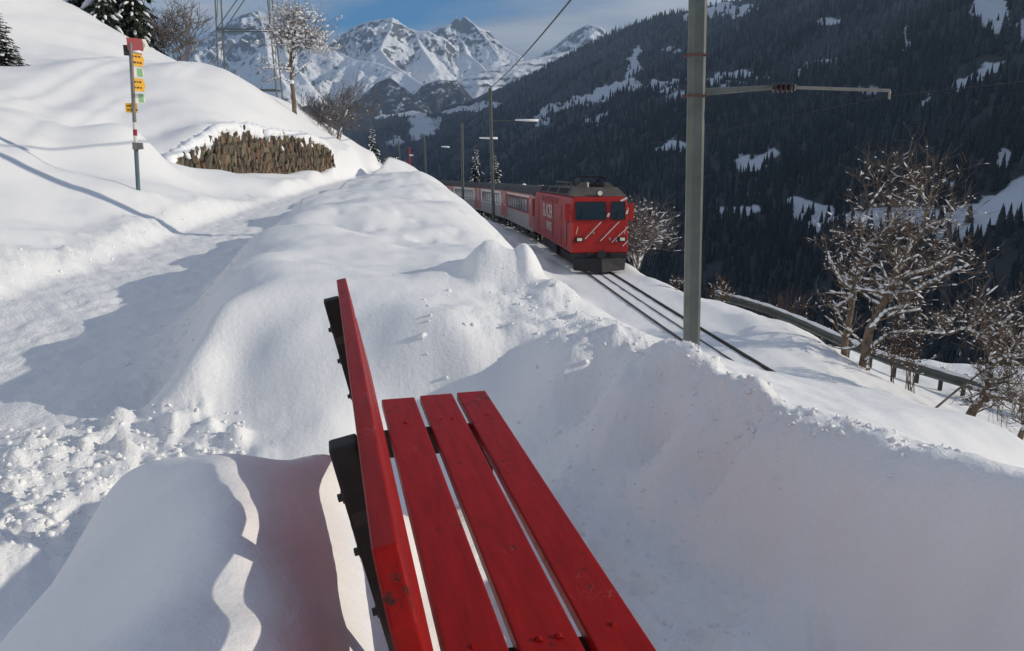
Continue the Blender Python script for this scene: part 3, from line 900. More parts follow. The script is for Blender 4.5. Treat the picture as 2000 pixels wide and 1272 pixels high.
def clearing(X, Y, Z):
    u, v = pix(X, Y, Z)
    wu = 14 * perlin(u / 28.0, v / 16.0, 3) + 5 * perlin(u / 9.0, v / 7.0, 8); wv = 9 * perlin(u / 30.0, v / 14.0, 4) + 3 * perlin(u / 10.0, v / 6.0, 9)
    c = np.zeros(X.shape)
    for (cu, cv, a, b, t, s) in CLEAR:
        du, dv = u + wu - cu, v + wv - cv
        x = du * math.cos(t) + dv * math.sin(t); y = -du * math.sin(t) + dv * math.cos(t)
        c = np.maximum(c, s * (1 - sstep(0.75, 1.2, np.hypot(x / a, y / b))))
    return c


def build_valley():
    xs = np.concatenate([np.linspace(-700, 300, 60), np.linspace(310, 1500, 330), np.linspace(1520, 2600, 50)])
    ys = np.concatenate([np.linspace(-900, 300, 40), np.linspace(320, 1500, 190), np.linspace(1515, 5200, 240)])
    Xp, Y = np.meshgrid(xs, ys)
    X = Xp - VX * Y
    Z = valley_h(X, Y)
    # keep clear of the near ground
    nearm = (np.hypot(X, Y) < 150)
    Z = np.where(nearm, np.minimum(Z, -90), Z)
    V = np.stack([X, Y, Z], -1).reshape(-1, 3)
    nr, na = Xp.shape
    i = np.arange(nr - 1)[:, None] * na; j = np.arange(na - 1)[None, :]
    q = np.stack([i + j, i + j + 1, i + na + j + 1, i + na + j], -1).reshape(-1, 4)
    me = np_mesh('valley_terrain', V, q)
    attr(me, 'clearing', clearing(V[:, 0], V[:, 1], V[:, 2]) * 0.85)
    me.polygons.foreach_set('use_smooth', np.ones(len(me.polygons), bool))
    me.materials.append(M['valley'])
    tag(link(bpy.data.objects.new('valley_terrain', me)), kind='structure')


build_valley()


# ------------------------------------------------------------------ mountains
def build_mountains():
    RID = [
        # skyline crests: come nearer as they run right, so that their front faces look left, away from the sun
        ([(330, 120, 8300), (380, 92, 8200), (420, 57, 8000), (470, 29, 7800), (503, 19, 7650), (545, 45, 7450), (600, 76, 7250), (655, 100, 7050)], 0.80, 0),
        ([(560, 150, 8300), (620, 105, 8200), (660, 74, 8000), (690, 52, 7900), (720, 41, 7800), (748, 37, 7700), (767, 34, 7600), (790, 50, 7550), (812, 62, 7500), (838, 60, 7450)], 0.80, 0),
        ([(790, 80, 8300), (838, 60, 8200), (860, 51, 8100), (884, 46, 8000), (892, 33, 7950), (899, 41, 7930), (908, 31, 7900), (925, 45, 7800), (950, 66, 7650), (985, 91, 7450), (1015, 108, 7300)], 0.85, 0),
        ([(1040, 125, 7800), (1075, 97, 7700), (1095, 80, 7600), (1120, 61, 7500), (1150, 47, 7400), (1172, 52, 7300), (1190, 64, 7250), (1220, 68, 7200), (1260, 70, 7100), (1330, 30, 7000), (1420, 12, 6900), (1500, -5, 6900), (1700, -40, 6900)], 0.7, 0),
        # spurs running down towards the viewer: shaded left flank, sunlit right flank
        ([(503, 19, 7650), (513, 48, 7350), (520, 80, 7050), (525, 120, 6600), (560, 170, 6000)], 0.85, 0),
        ([(545, 45, 7450), (552, 75, 7200), (560, 110, 6900), (600, 160, 6300)], 0.85, 0),
        ([(767, 34, 7600), (764, 55, 7350), (750, 78, 7100), (743, 96, 6900), (762, 120, 6600), (800, 148, 6200), (850, 180, 5700)], 0.80, 0),
        ([(884, 50, 8000), (895, 68, 7750), (906, 85, 7500), (911, 103, 7250), (935, 122, 7000), (960, 150, 6600)], 0.85, 0),
        ([(655, 97, 7500), (668, 104, 7200), (690, 116, 6900), (735, 122, 6650), (780, 140, 6300)], 0.6, 0),
        ([(812, 62, 7500), (822, 90, 7200), (850, 130, 6700)], 0.75, 0),
        ([(925, 45, 7800), (955, 80, 7450), (975, 110, 7150)], 0.85, 0),
        ([(440, 80, 7800), (450, 120, 7300), (500, 170, 6500)], 0.7, 0),
        # snowy shoulder with rock bands and avalanche fences' ground
        ([(640, 232, 5600), (760, 205, 5600), (860, 165, 5700), (935, 142, 5700), (1000, 122, 5800), (1060, 111, 5900), (1140, 92, 6000), (1230, 70, 6200)], 0.42, 2),
        # wooded knolls
        ([(660, 222, 5000), (700, 195, 5000), (735, 162, 5100), (762, 151, 5100), (790, 172, 5000), (815, 190, 4900)], 0.75, 1),
        ([(800, 196, 4900), (826, 166, 5000), (860, 156, 5000), (892, 158, 5000), (905, 188, 4900), (930, 205, 4850)], 0.75, 1),
        ([(540, 225, 5200), (600, 206, 5200), (640, 214, 5200)], 0.7, 1),
    ]
    xs = np.linspace(-4300, 2600, 620); ys = np.linspace(4700, 8800, 330)
    X, Y = np.meshgrid(xs, ys)
    wx = X + 70 * fbm(X / 500, Y / 500, 4, 61); wy = Y + 70 * fbm(X / 500, Y / 500, 4, 62)
    H = np.full(X.shape, -400.0); D = np.full(X.shape, 3000.0); T = np.zeros(X.shape)
    for pts, slope, typ in RID:
        P = np.array([tuple(atY(*p)) for p in pts])
        d0, s, sd = seg_dist(X, Y, P[:, :2])
        d1, s1, _ = seg_dist(wx, wy, P[:, :2])
        k = sstep(0, 160, d0)
        d = d0 * (1 - k) + d1 * k
        tot = np.concatenate([[0], np.cumsum(np.hypot(*np.diff(P[:, :2], axis=0).T))]); tot /= tot[-1]
        h = np.interp(s, tot, P[:, 2]) - slope * d + slope * 0.00012 * np.minimum(d, 1500) ** 2
        m = h > H
        H = np.where(m, h, H); D = np.where(m, d, D); T = np.where(m, typ, T)
    amp = sstep(0, 350, D)
    big = (T == 0)
    n1 = ridged((X * 0.8 + Y * 0.35) / 260, (Y * 0.9 - X * 0.3) / 520, 5, 71) - 0.9
    H = H + amp * np.where(big, 75 * n1, 16 * n1) + sstep(0, 60, D) * np.where(big, 12, 8) * fbm(X / 60, Y / 60, 3, 72)
    gy, gx = np.gradient(H, ys, xs)
    steep = np.hypot(gx, gy)
    high = sstep(500, 1100, H)
    rock = np.clip(0.24 + 0.28 * sstep(0.75, 1.5, steep) + 0.16 * high * sstep(0.6, 1.1, steep), 0, 1)
    rock = rock + 0.13 * (D < 110) * (H > 850)
    rock = np.where(T == 2, 0.45 + 0.10 * np.sin(H / 9.0), rock)
    forest = np.where(T == 1, 0.58, np.where(T == 2, 0.37, 0.0)) * 1.0
    V = np.stack([X, Y, H], -1).reshape(-1, 3)
    nr, na = X.shape
    i = np.arange(nr - 1)[:, None] * na; j = np.arange(na - 1)[None, :]
    q = np.stack([i + j, i + j + 1, i + na + j + 1, i + na + j], -1).reshape(-1, 4)
    me = np_mesh('mountains', V, q)
    attr(me, 'rock', rock.ravel()); attr(me, 'forest', forest.ravel())
    me.polygons.foreach_set('use_smooth', np.ones(len(me.polygons), bool))
    me.materials.append(M['mountain'])
    tag(link(bpy.data.objects.new('mountains', me)), kind='structure')


build_mountains()


# ------------------------------------------------------------------ the wood on the far side
def tree_shape(tiers, sides, seed):
    """a unit-height conifer: stacked ragged skirts"""
    rg = np.random.RandomState(seed)
    V, T, FR = [], [], []
    for t in range(tiers):
        z0 = 0.04 + 0.80 * t / tiers; z1 = min(1.0, z0 + 1.5 / tiers + 0.05)
        r0 = 0.175 * (1 - 0.86 * t / tiers)
        b = len(V)
        V.append((rg.uniform(-.01, .01), rg.uniform(-.01, .01), z1)); FR.append(0.55)
        for k in range(sides * 2):
            a = math.pi * k / sides + t * 0.5
            rr = r0 * (rg.uniform(0.95, 1.25) if k % 2 == 0 else rg.uniform(0.5, 0.7))
            V.append((rr * math.cos(a), rr * math.sin(a), z0 - (0.025 if k % 2 == 0 else -0.02) + rg.uniform(-.015, .015))); FR.append(1.0 if k % 2 == 0 else 0.3)
        for k in range(sides * 2):
            T.append((b, b + 1 + k, b + 1 + (k + 1) % (sides * 2)))
    return np.array(V), np.array(T), np.array(FR)


def build_forest():
    rg = np.random.RandomState(4)
    pts = []
    for (y0, y1, sp_) in [(420, 900, 7.0), (900, 1500, 8.6), (1500, 2200, 11), (2200, 3100, 14.5), (3100, 4700, 20)]:
        area = (y1 - y0) * 1350
        n = int(area / sp_ ** 2)
        Yp = rg.uniform(y0, y1, n); Xp = rg.uniform(130, 1440, n)
        pts.append(np.stack([Xp - VX * Yp, Yp], 1))
    P = np.concatenate(pts)
    X, Y = P[:, 0], P[:, 1]
    Z = valley_h(X, Y)
    u, v = pix(X, Y, Z)
    dens = perlin(X / 90, Y / 90, 15) + 0.5 * perlin(X / 30, Y / 30, 16)
    cl = clearing(X, Y, Z)
    keep = (u > -260) & (u < 2260) & (v < 800) & (v > -200) & ((cl < 0.40 + 0.45 * rg.rand(len(X)) ** 2) | (rg.rand(len(X)) < 0.07)) & (dens > -0.72) & (Z > -290)
    # nothing where the near ground hides the slope anyway
    lim = np.interp(u, [0, 640, 700, 800, 880, 1000, 1220, 1340, 1500, 1700, 2000, 2260], [330, 330, 340, 360, 400, 520, 560, 620, 660, 780, 800, 800])
    keep &= v < lim
    X, Y, Z, u, v, dens = X[keep], Y[keep], Z[keep], u[keep], v[keep], dens[keep]
    hgt = np.clip(rg.normal(21, 4.5, len(X)), 9, 33) * (0.9 + 0.25 * dens) * np.where(rg.rand(len(X)) < 0.12, 0.6, 1)
    px = hgt / np.hypot(X, Y)
    infr = (u > 0) & (u < 2000) & (v > 0)
    # the largest in view are single trees
    order = np.argsort(-(px * infr))[:250]
    single = np.zeros(len(X), bool); single[order] = True
    shapes = [tree_shape(5, 6, i) for i in range(6)]
    fars = [tree_shape(3, 4, i + 20) for i in range(6)]
    bigs = [tree_shape(9, 9, i + 40) for i in range(6)]
    meshes = []
    for i, (sv, st, sf) in enumerate(bigs):
        me = np_mesh('conifer', sv, None, st)
        attr(me, 'tint', np.full(len(sv), (0.15, 0.3, 0.45, 0.6, 0.2, 0.9)[i])); attr(me, 'frost', sf * (0.6, 0.9, 0.7, 1.0, 0.8, 0.5)[i])
        me.materials.append(M['forest'])
        meshes.append(me)
    for n_, k in enumerate(np.nonzero(single)[0]):
        o = link(bpy.data.objects.new('conifer', meshes[n_ % 6]))
        o.location = (X[k], Y[k], Z[k] - 0.5)
        s = hgt[k]
        o.scale = (s * rg.uniform(.85, 1.15), s * rg.uniform(.85, 1.15), s)
        o.rotation_euler = (0, 0, rg.uniform(0, 6.28))
        tag(o, 'dark frosted conifer among the nearest rows of the shaded wood across the valley', 'conifer', 'nearest conifers of the wood across the valley')
    allV, allT, allt, allf, base = [], [], [], [], 0
    idx = np.nonzero(~single)[0]
    which = rg.randint(0, 6, len(idx))
    fr_noise = np.clip(0.55 + 0.5 * perlin(X / 220, Y / 220, 33) + 0.25 * (Z > 150), 0, 1.1)
    tn_noise = np.clip(0.35 + 0.45 * perlin(X / 120, Y / 120, 35), 0, 1)
    for k in range(6):
        for lod, sh in ((0, shapes), (1, fars)):
            ii = idx[(which == k) & ((Y[idx] > 1900) == bool(lod))]
            if not len(ii): continue
            sv, st, sf = sh[k]
            n, m = len(ii), len(sv)
            ang = rg.uniform(0, 6.28, n); c, s = np.cos(ang), np.sin(ang)
            w = hgt[ii] * rg.uniform(0.85, 1.2, n)
            vx = (sv[None, :, 0] * c[:, None] - sv[None, :, 1] * s[:, None]) * w[:, None] + X[ii][:, None]
            vy = (sv[None, :, 0] * s[:, None] + sv[None, :, 1] * c[:, None]) * w[:, None] + Y[ii][:, None]
            vz = sv[None, :, 2] * hgt[ii][:, None] + Z[ii][:, None] - 0.5
            allV.append(np.stack([vx, vy, vz], -1).reshape(-1, 3))
            allT.append((st[None] + (base + np.arange(n) * m)[:, None, None]).reshape(-1, 3)); base += n * m
            tt = np.clip(tn_noise[ii] + rg.uniform(-.3, .3, n), 0, 1)
            ff = np.clip(fr_noise[ii] + rg.uniform(-.3, .3, n), 0, 1.3)
            allt.append(np.repeat(tt, m)); allf.append((ff[:, None] * sf[None]).ravel())
    me = np_mesh('conifer_forest', np.concatenate(allV), None, np.concatenate(allT))
    attr(me, 'tint', np.concatenate(allt)); attr(me, 'frost', np.concatenate(allf))
    me.materials.append(M['forest'])
    tag(link(bpy.data.objects.new('conifer_forest', me)), 'dark conifer wood covering the shaded valley side', 'forest', kind='stuff')
    print('forest trees', len(idx), 'tris', len(me.polygons))


build_forest()


def build_hut(u, v, Y, length, label, rz):
    p = atY(u, v, Y); z = float(valley_h(np.array([p.x]), np.array([p.y]))[0])
    root = empty('hay_hut', (p.x, p.y, z), rz)
    tag(root, label, 'hut', 'huts on the snowy field across the valley')
    L_, w, h = length, 4.5, 2.6
    mb = MB(); mb.box((0, 0, h / 2 - .8), (L_, w, h + 1.6)); mb.build('wall', M['dark_wood'], root)
    mb = MB()
    for s in (-1, 1):
        mb.poly([(-L_ / 2 - .4, s * (w / 2 + .5), h - .2), (L_ / 2 + .4, s * (w / 2 + .5), h - .2), (L_ / 2 + .4, 0, h + 1.4), (-L_ / 2 - .4, 0, h + 1.4),
                 (-L_ / 2 - .4, s * (w / 2 + .5), h + .3), (L_ / 2 + .4, s * (w / 2 + .5), h + .3), (L_ / 2 + .4, 0, h + 1.9), (-L_ / 2 - .4, 0, h + 1.9)],
                [(0, 1, 2, 3), (4, 7, 6, 5), (0, 4, 5, 1), (0, 3, 7, 4), (1, 5, 6, 2)])
    mb.build('roof', M['tree_snow'], root)


# a hut stands where its sight line meets the slope
def slope_Y(u, v):
    ys = np.linspace(400, 3000, 2600); d = ray(u, v)
    X = ys * d[0] / d[1]; Z = ys * d[2] / d[1]
    i = np.nonzero(valley_h(X, ys) > Z)[0]
    return float(ys[i[0]]) if len(i) else 800.0


build_hut(1945, 446, slope_Y(1945, 446), 13, 'low dark hut under a snowy roof on the white field at the right edge', 0.2)
build_hut(1776, 442, slope_Y(1776, 442), 12, 'low dark hut on the white field behind the crown of the slim forked tree', -0.1)

# ------------------------------------------------------------------ the dry stone wall
def build_wall():
    rg = random.Random(5)
    mid = len(_wx) // 2
    root = empty('stone_wall', (float(_wx[mid]), float(_wyy[mid]), float(_wbb[mid])))
    tag(root, 'rough dry stone wall of upright brown slabs under a thick snow cap beside the path', 'stone wall')
    meshes = []
    for i in range(12):
        mb = MB()
        n = 7
        prof = []
        for k in range(n):
            a = 2 * math.pi * k / n
            prof.append((0.5 * (abs(math.cos(a)) ** .6) * math.copysign(1, math.cos(a)) * rg.uniform(0.75, 1.15), 0.5 * (abs(math.sin(a)) ** .8) * math.copysign(1, math.sin(a)) * rg.uniform(0.85, 1.15)))
        pts = [(x, -0.5 + rg.uniform(-.12, .12), z) for x, z in prof] + [(x * .9, 0.5, z * .95) for x, z in prof]
        pts += [(rg.uniform(-.15, .15), -0.62, rg.uniform(-.2, .2))]
        fs = [(k, (k + 1) % n, 2 * n) for k in range(n)]
        fs += [(k, k + n, (k + 1) % n + n, (k + 1) % n) for k in range(n)]
        mb.poly(pts, fs)
        meshes.append(mb.mesh('stone', STONES[i % 6]))
    inv = root.location
    cnt = 0
    L_ = _wl[-1]
    # courses of upright slabs
    s = 0.0
    while s < L_:
        w = rg.uniform(0.13, 0.22)
        sc = (s + w / 2) / L_
        if sc > 1: break
        bz = float(np.interp(sc, _wsn, _wbb)); tz = float(np.interp(sc, _wsn, _wtt))
        x = float(np.interp(sc, _wsn, _wx)); y = float(np.interp(sc, _wsn, _wyy))
        i0 = min(int(sc * 63), 62)
        ang = math.atan2(_wyy[i0 + 1] - _wyy[i0], _wx[i0 + 1] - _wx[i0])
        z = bz - 0.12
        top = tz + rg.uniform(-0.22, 0.02)
        while z < top:
            h = min(rg.uniform(0.26, 0.46), top - z + 0.06)
            if h < 0.08: break
            frac = (z + h / 2 - bz) / max(tz - bz, 0.2)
            o = link(bpy.data.objects.new('stone', meshes[rg.randrange(12)]))
            o.parent = root
            off = 0.10 * frac + rg.uniform(-0.05, 0.04)
            nx, ny = -math.sin(ang), math.cos(ang)
            o.location = Vector((x + nx * off + rg.uniform(-.02, .02), y + ny * off, z + h / 2)) - inv
            o.rotation_euler = (rg.uniform(-.15, .1), 0.24 + rg.uniform(-.22, .22), ang + rg.uniform(-.3, .3))
            o.scale = (w * 1.12, 0.34, h * 1.12)
            z += h * 0.93
            cnt += 1
        s += w * 0.93
    print('stones', cnt)
    # snow lying over the wall head, hanging down between the slabs
    mb = MB()
    for k in range(120):
        sc = (k + rg.uniform(-.4, .4)) / 119; sc = min(max(sc, 0.0), 1.0)
        x = float(np.interp(sc, _wsn, _wx)); y = float(np.interp(sc, _wsn, _wyy)); tz = float(np.interp(sc, _wsn, _wtt))
        hang = rg.choice((0.02, 0.05, 0.08, 0.12, 0.22)) * rg.uniform(.6, 1.3)
        r = rg.uniform(.10, .19)
        bm = bmesh.new(); bmesh.ops.create_icosphere(bm, subdivisions=2, radius=1.0)
        pts = [Vector((v.co.x * r * 1.3, v.co.y * r * 1.5, v.co.z * (r * .75 + hang))) for v in bm.verts]
        fs = [tuple(v.index for v in f.verts) for f in bm.faces]; bm.free()
        c = Vector((x - .05, y + .10, tz + .04 - hang * .75)) - inv
        mb.poly([p + c for p in pts], fs)
    o = mb.build('snow_cap', M['tree_snow'], root, smooth=True); o['kind'] = 'stuff'
    # snow pads caught on the face
    for (u, v, r) in [(550, 290, 0.10), (365, 305, 0.12), (520, 262, 0.16), (588, 283, 0.10), (608, 285, 0.08)]:
        mb = MB(); y = float(np.interp(u, WALL_S, _wy)) - 0.12
        p = atY(u, v, y)
        bm = bmesh.new(); bmesh.ops.create_icosphere(bm, subdivisions=2, radius=r)
        for vv in bm.verts:
            vv.co *= 1 + 0.2 * math.sin(vv.co.x * 40 + vv.co.z * 31)
            vv.co.z *= 1.25
        me = bpy.data.meshes.new('snow_pad'); bm.to_mesh(me); bm.free()
        me.polygons.foreach_set('use_smooth', [True] * len(me.polygons)); me.materials.append(M['tree_snow'])
        o = link(bpy.data.objects.new('snow_pad', me)); o.parent = root; o.location = p - inv


build_wall()


# ------------------------------------------------------------------ railway track
def build_track():
    root = empty('railway_track', (float(track_x(25)), 25, float(track_z(25))))
    tag(root, kind='structure')
    ys = np.arange(2, 150, 1.0)
    cx, czz = track_x(ys), track_z(ys)
    dx = np.gradient(cx, ys); nrm = np.hypot(dx, 1.0)
    nx, ny = 1 / nrm, -dx / nrm

    def strip(off, w, z0, z1, name, mat):
        mb = MB(); pts = []
        for i in range(len(ys)):
            for (o, z) in ((off - w / 2, z0), (off - w / 2, z1), (off + w / 2, z1), (off + w / 2, z0)):
                pts.append((cx[i] + nx[i] * o - root.location.x, ys[i] + ny[i] * o - root.location.y, czz[i] + z - root.location.z))
        fs = []
        for i in range(len(ys) - 1):
            a = i * 4
            for k in range(3): fs.append((a + k, a + k + 1, a + k + 5, a + k + 4))
        fs += [(0, 3, 2, 1)]
        mb.poly(pts, fs)
        return mb.build(name, mat, root)
    for s in (-0.56, 0.56):
        strip(s, 0.06, -0.1, 0.010, 'rail', M['rail'])
        strip(s + (0.055 if s < 0 else -0.055), 0.04, -0.1, -0.014, 'flange_groove', M['ballast'])
    strip(0.0, 0.035, -0.1, -0.006, 'rack_rail', M['rail'])


build_track()


# ------------------------------------------------------------------ train
def vehicle_frame(y0, length):
    """origin and heading for a vehicle whose front stands at track position y0"""
    y = y0; x0 = float(track_x(y0)); z0 = float(track_z(y0))
    y1 = y0 + length
    for _ in range(4):
        x1 = float(track_x(y1)); y1 = y0 + math.sqrt(max(1, length ** 2 - (x1 - x0) ** 2))
    x1 = float(track_x(y1)); z1 = float(track_z(y1))
    d = Vector((x1 - x0, y1 - y0, z1 - z0)); d.normalize()
    right = Vector((d.y, -d.x, 0)).normalized()
    up = right.cross(d)
    mat = Matrix((right, d, up)).transposed().to_4x4()
    mat.translation = Vector((x0, y0, z0 + 0.012))
    return mat, y1


def wheelset_parts(root, y, gauge=0.53, r=0.37):
    for s in (-1, 1):
        mb = MB(); mb.tube([(s * (gauge + .0), y, r), (s * (gauge + 0.10), y, r)], r, 16)
        mb.tube([(s * (gauge + .10), y, r), (s * (gauge + 0.16), y, r)], 0.12, 8)
        mb.build('wheel', M['under'], root)


def build_loco():
    mat, yend = vehicle_frame(34.6, 14.6)
    root = empty('locomotive', (0, 0, 0)); root.matrix_world = mat
    tag(root, 'red electric locomotive with white diagonal stripes leading the train towards the viewer', 'locomotive')
    W = 1.32; LEN = 14.4
    # body: a profile swept along, its front slightly raked
    prof = [(-W, 0.88), (-W, 2.9), (-W + 0.06, 3.30), (-W + 0.16, 3.40), (W - 0.16, 3.40), (W - 0.06, 3.30), (W, 2.9), (W, 0.88)]
    mb = MB(); n = len(prof)
    pts = []
    for (y, ) in ((0,), (LEN,)):
        for x, z in prof:
            rake = 0.0
            if y == 0: rake = 0.02 + max(0, z - 2.0) * 0.16
            else: rake = -max(0, z - 2.0) * 0.16
            pts.append((x * (0.985 if y == 0 else 1), y + rake, z))
    pts2 = []
    fs = [tuple(range(n))[::-1], tuple(range(n, 2 * n))]
    for i in range(n):
        j = (i + 1) % n
        fs.append((i, j, j + n, i + n))
    mb.poly(pts, fs)
    mb.m[0] = 0
    for i in range(2, len(mb.m)): mb.m[i] = 1
    body = mb.build('body', [M['train_red'], M['train_red_dirty']], root, bevel=0.05, seg=2)
    # roof: dark, with a brown sloped front apron
    mb = MB()
    rp = [(-W + 0.10, 3.405), (-W + 0.30, 3.72), (W - 0.30, 3.72), (W - 0.10, 3.405)]
    mb.prism(rp, 1.35, LEN - 0.4)
    mb.build('roof', M['roof'], root)
    mb = MB()
    mb.poly([(-W + 0.08, 0.28, 3.405), (W - 0.08, 0.28, 3.405), (W - 0.28, 1.30, 3.80), (-W + 0.28, 1.30, 3.80), (-W + 0.08, 1.30, 3.405), (W - 0.08, 1.30, 3.405)],
            [(0, 1, 2, 3), (0, 3, 4), (1, 5, 2), (3, 2, 5, 4)])
    mb.build('roof_apron', M['roof_brown'], root)
    # roof gear: louvred grids, snow fences, insulators, pantograph
    for k in range(3):
        mb = MB()
        for q in range(7): mb.box((-W + 0.24, 2.6 + k * 3.6 + q * 0.4, 3.60), (0.10, 0.22, 0.26), rot=Matrix.Rotation(0.55, 3, 'Y'))
        mb.build('roof_louvre', M['black'], root)
    for s in (-1, 1):
        mb = MB(); mb.poly([(s * 1.02, 1.32, 3.73), (s * 0.62, 1.30, 4.02), (s * 0.44, 1.30, 4.02), (s * 0.44, 1.30, 3.73),
                            (s * 1.02, 1.62, 3.73), (s * 0.62, 1.62, 4.02), (s * 0.44, 1.62, 4.02), (s * 0.44, 1.62, 3.73)],
                           [(0, 1, 2, 3), (4, 7, 6, 5), (0, 4, 5, 1), (1, 5, 6, 2), (2, 6, 7, 3)])
        mb.build('roof_box', M['roof_brown'], root)
    mb = MB(); mb.tube([(-0.35, 1.45, 3.72), (-0.35, 1.45, 4.02)], 0.07, 8); mb.build('roof_insulator', M['train_white'], root)
    mb = MB(); mb.tube([(0.55, 1.9, 3.72), (0.55, 1.9, 4.0)], 0.07, 8); mb.build('roof_insulator', M['insulator'], root)
    pg = MB()
    for s in (-1, 1):
        pg.tube([(s * 0.45, 2.2, 3.9), (s * 0.45, 4.2, 3.9)], 0.04, 6)
        pg.tube([(s * 0.40, 3.9, 3.92), (s * 0.34, 2.4, 4.10), (s * 0.30, 3.4, 4.20)], 0.035, 6)
    for y in (2.2, 3.2, 4.2): pg.tube([(-0.5, y, 3.9), (0.5, y, 3.9)], 0.045, 6)
    pg.tube([(-0.85, 3.4, 4.18), (-0.6, 3.4, 4.27), (0.6, 3.4, 4.27), (0.85, 3.4, 4.18)], 0.035, 6)
    pg.tube([(-0.85, 2.9, 4.18), (-0.6, 2.9, 4.27), (0.6, 2.9, 4.27), (0.85, 2.9, 4.18)], 0.035, 6)
    pan = pg.build('pantograph', M['black'], root)
    mb = MB(); mb.box((0.1, 2.6, 3.80), (1.5, 1.6, 0.14)); mb.build('roof_equipment', M['black'], root)
    mb = MB()
    for s in (0, 1): mb.tube([(-0.55 - 0.12 * s, 4.6, 3.98), (-0.62 - 0.12 * s, 9.0, 4.02)], 0.03, 5)
    for y in (4.6, 6.0, 7.5, 9.0): mb.tube([(-0.62, y, 3.70), (-0.62, y, 4.0)], 0.035, 5)
    mb.build('roof_conductor', M['roof_brown'], root)

    def front_y(z): return 0.02 + max(0, z - 2.0) * 0.16
    # windscreens, sunk in black rubber
    for (x0, x1, z0, z1) in ((-1.09, 0.25, 2.40, 3.14), (0.53, 1.12, 2.40, 3.14)):
        fr = MB()
        def q(x, z, o): return (x, front_y(z) - o, z)
        e = 0.035
        outer = [q(x0 - e, z0 - e, .012), q(x1 + e, z0 - e, .012), q(x1 + e, z1 + e, .012), q(x0 - e, z1 + e, .012)]
        inner = [q(x0, z0, .012), q(x1, z0, .012), q(x1, z1, .012), q(x0, z1, .012)]
        back = [q(x0, z0, -.03), q(x1, z0, -.03), q(x1, z1, -.03), q(x0, z1, -.03)]
        fr.poly(outer + inner + back, [(0, 1, 5, 4), (1, 2, 6, 5), (2, 3, 7, 6), (3, 0, 4, 7), (4, 5, 9, 8), (5, 6, 10, 9), (6, 7, 11, 10), (7, 4, 8, 11)])
        f = fr.build('windscreen', M['black'], root)
        gl = MB(); gl.poly([q(x0, z0, .004), q(x1, z0, .004), q(x1, z1, .004), q(x0, z1, .004)], [(0, 1, 2, 3)])
        gl.build('pane', M['glass'], f)
        wp = MB(); wp.tube([q(x0 + 0.2, z0 - 0.06, .03), q(x0 + 0.32, z0 + 0.42, .03)], 0.012, 5); wp.build('wiper', M['black'], f)
    # diagonal stripes painted on the front: thin raised bands
    def stripe(x0, z0, x1, z1, w=0.04):
        mb = MB(); dx, dz = x1 - x0, z1 - z0; l = math.hypot(dx, dz); px_, pz_ = -dz / l * w / 2, dx / l * w / 2
        c = [(x0 + px_, z0 + pz_), (x1 + px_, z1 + pz_), (x1 - px_, z1 - pz_), (x0 - px_, z0 - pz_)]
        a = [(x, front_y(z) - 0.006, z) for x, z in c]; b_ = [(x, front_y(z) + 0.01, z) for x, z in c]
        mb.poly(a + b_, [(3, 2, 1, 0), (0, 1, 5, 4), (1, 2, 6, 5), (2, 3, 7, 6), (3, 0, 4, 7)])
        mb.build('stripe', M['train_white'], root)
    stripe(-0.68, 1.52, 0.06, 2.28); stripe(0.02, 1.42, 0.88, 2.28); stripe(0.55, 1.36, 1.29, 2.05); stripe(1.05, 1.18, 1.29, 1.42)
    stripe(0.95, 3.19, 1.26, 3.34, 0.09); stripe(0.34, 2.50, 0.43, 2.66, 0.09); stripe(1.21, 2.62, 1.28, 2.80, 0.09)
    # headlamps
    for x in (-0.98, 0.98):
        h = MB(); h.box((x, front_y(1.5) - 0.02, 1.50), (0.40, 0.06, 0.22)); hl = h.build('headlight', M['black'], root, bevel=0.02)
        g = MB(); g.box((x + 0.04, front_y(1.5) - 0.05, 1.50), (0.22, 0.03, 0.14)); g.build('lens', M['lamp'], hl, bevel=0.012)
    h = MB(); h.tube([(0.0, 0.22, 3.55), (0.0, 0.42, 3.55)], 0.13, 12); hl = h.build('headlight', M['dark_steel'], root)
    g = MB(); g.tube([(0.0, 0.19, 3.55), (0.0, 0.215, 3.55)], 0.11, 12); g.build('lens', M['lamp'], hl)
    # hinged mirror covers
    for s in (-1, 1):
        mb = MB(); mb.box((s * (W + 0.15), 0.30, 2.70), (0.24, 0.07, 0.78)); mb.box((s * (W + 0.02), 0.34, 2.70), (0.08, 0.05, 0.08))
        mb.build('mirror', M['train_red'], root, bevel=0.02)
    # grab rails, sockets, coupler, buffer beam, snow plough
    for x in (-1.1, 1.1):
        mb = MB(); mb.tube([(x, -0.05, 1.75), (x, -0.09, 1.8), (x + 0.06, -0.09, 2.02), (x + 0.06, -0.04, 2.06)], 0.014, 6); mb.build('grab_rail', M['train_white'], root)
    for (x, z) in ((0.44, 1.52), (0.75, 1.42), (-0.3, 1.80)):
        mb = MB(); mb.box((x, -0.02, z), (0.07, 0.05, 0.10)); mb.build('socket', M['train_grey'], root)
    mb = MB(); mb.box((0, 0.12, 0.76), (2.50, 0.34, 0.22)); mb.build('buffer_beam', M['under'], root, bevel=0.03)
    mb = MB()
    mb.poly([(-1.22, 0.05, 0.66), (0, -0.45, 0.66), (1.22, 0.05, 0.66), (-1.15, -0.02, 0.10), (0, -0.62, 0.06), (1.15, -0.02, 0.10),
             (-1.22, 0.3, 0.66), (1.22, 0.3, 0.66), (-1.15, 0.3, 0.10), (1.15, 0.3, 0.10)],
            [(0, 3, 4, 1), (1, 4, 5, 2), (0, 1, 2, 7, 6), (3, 8, 9, 5, 4), (0, 6, 8, 3), (2, 5, 9, 7)])
    mb.build('snow_plough', M['under'], root)
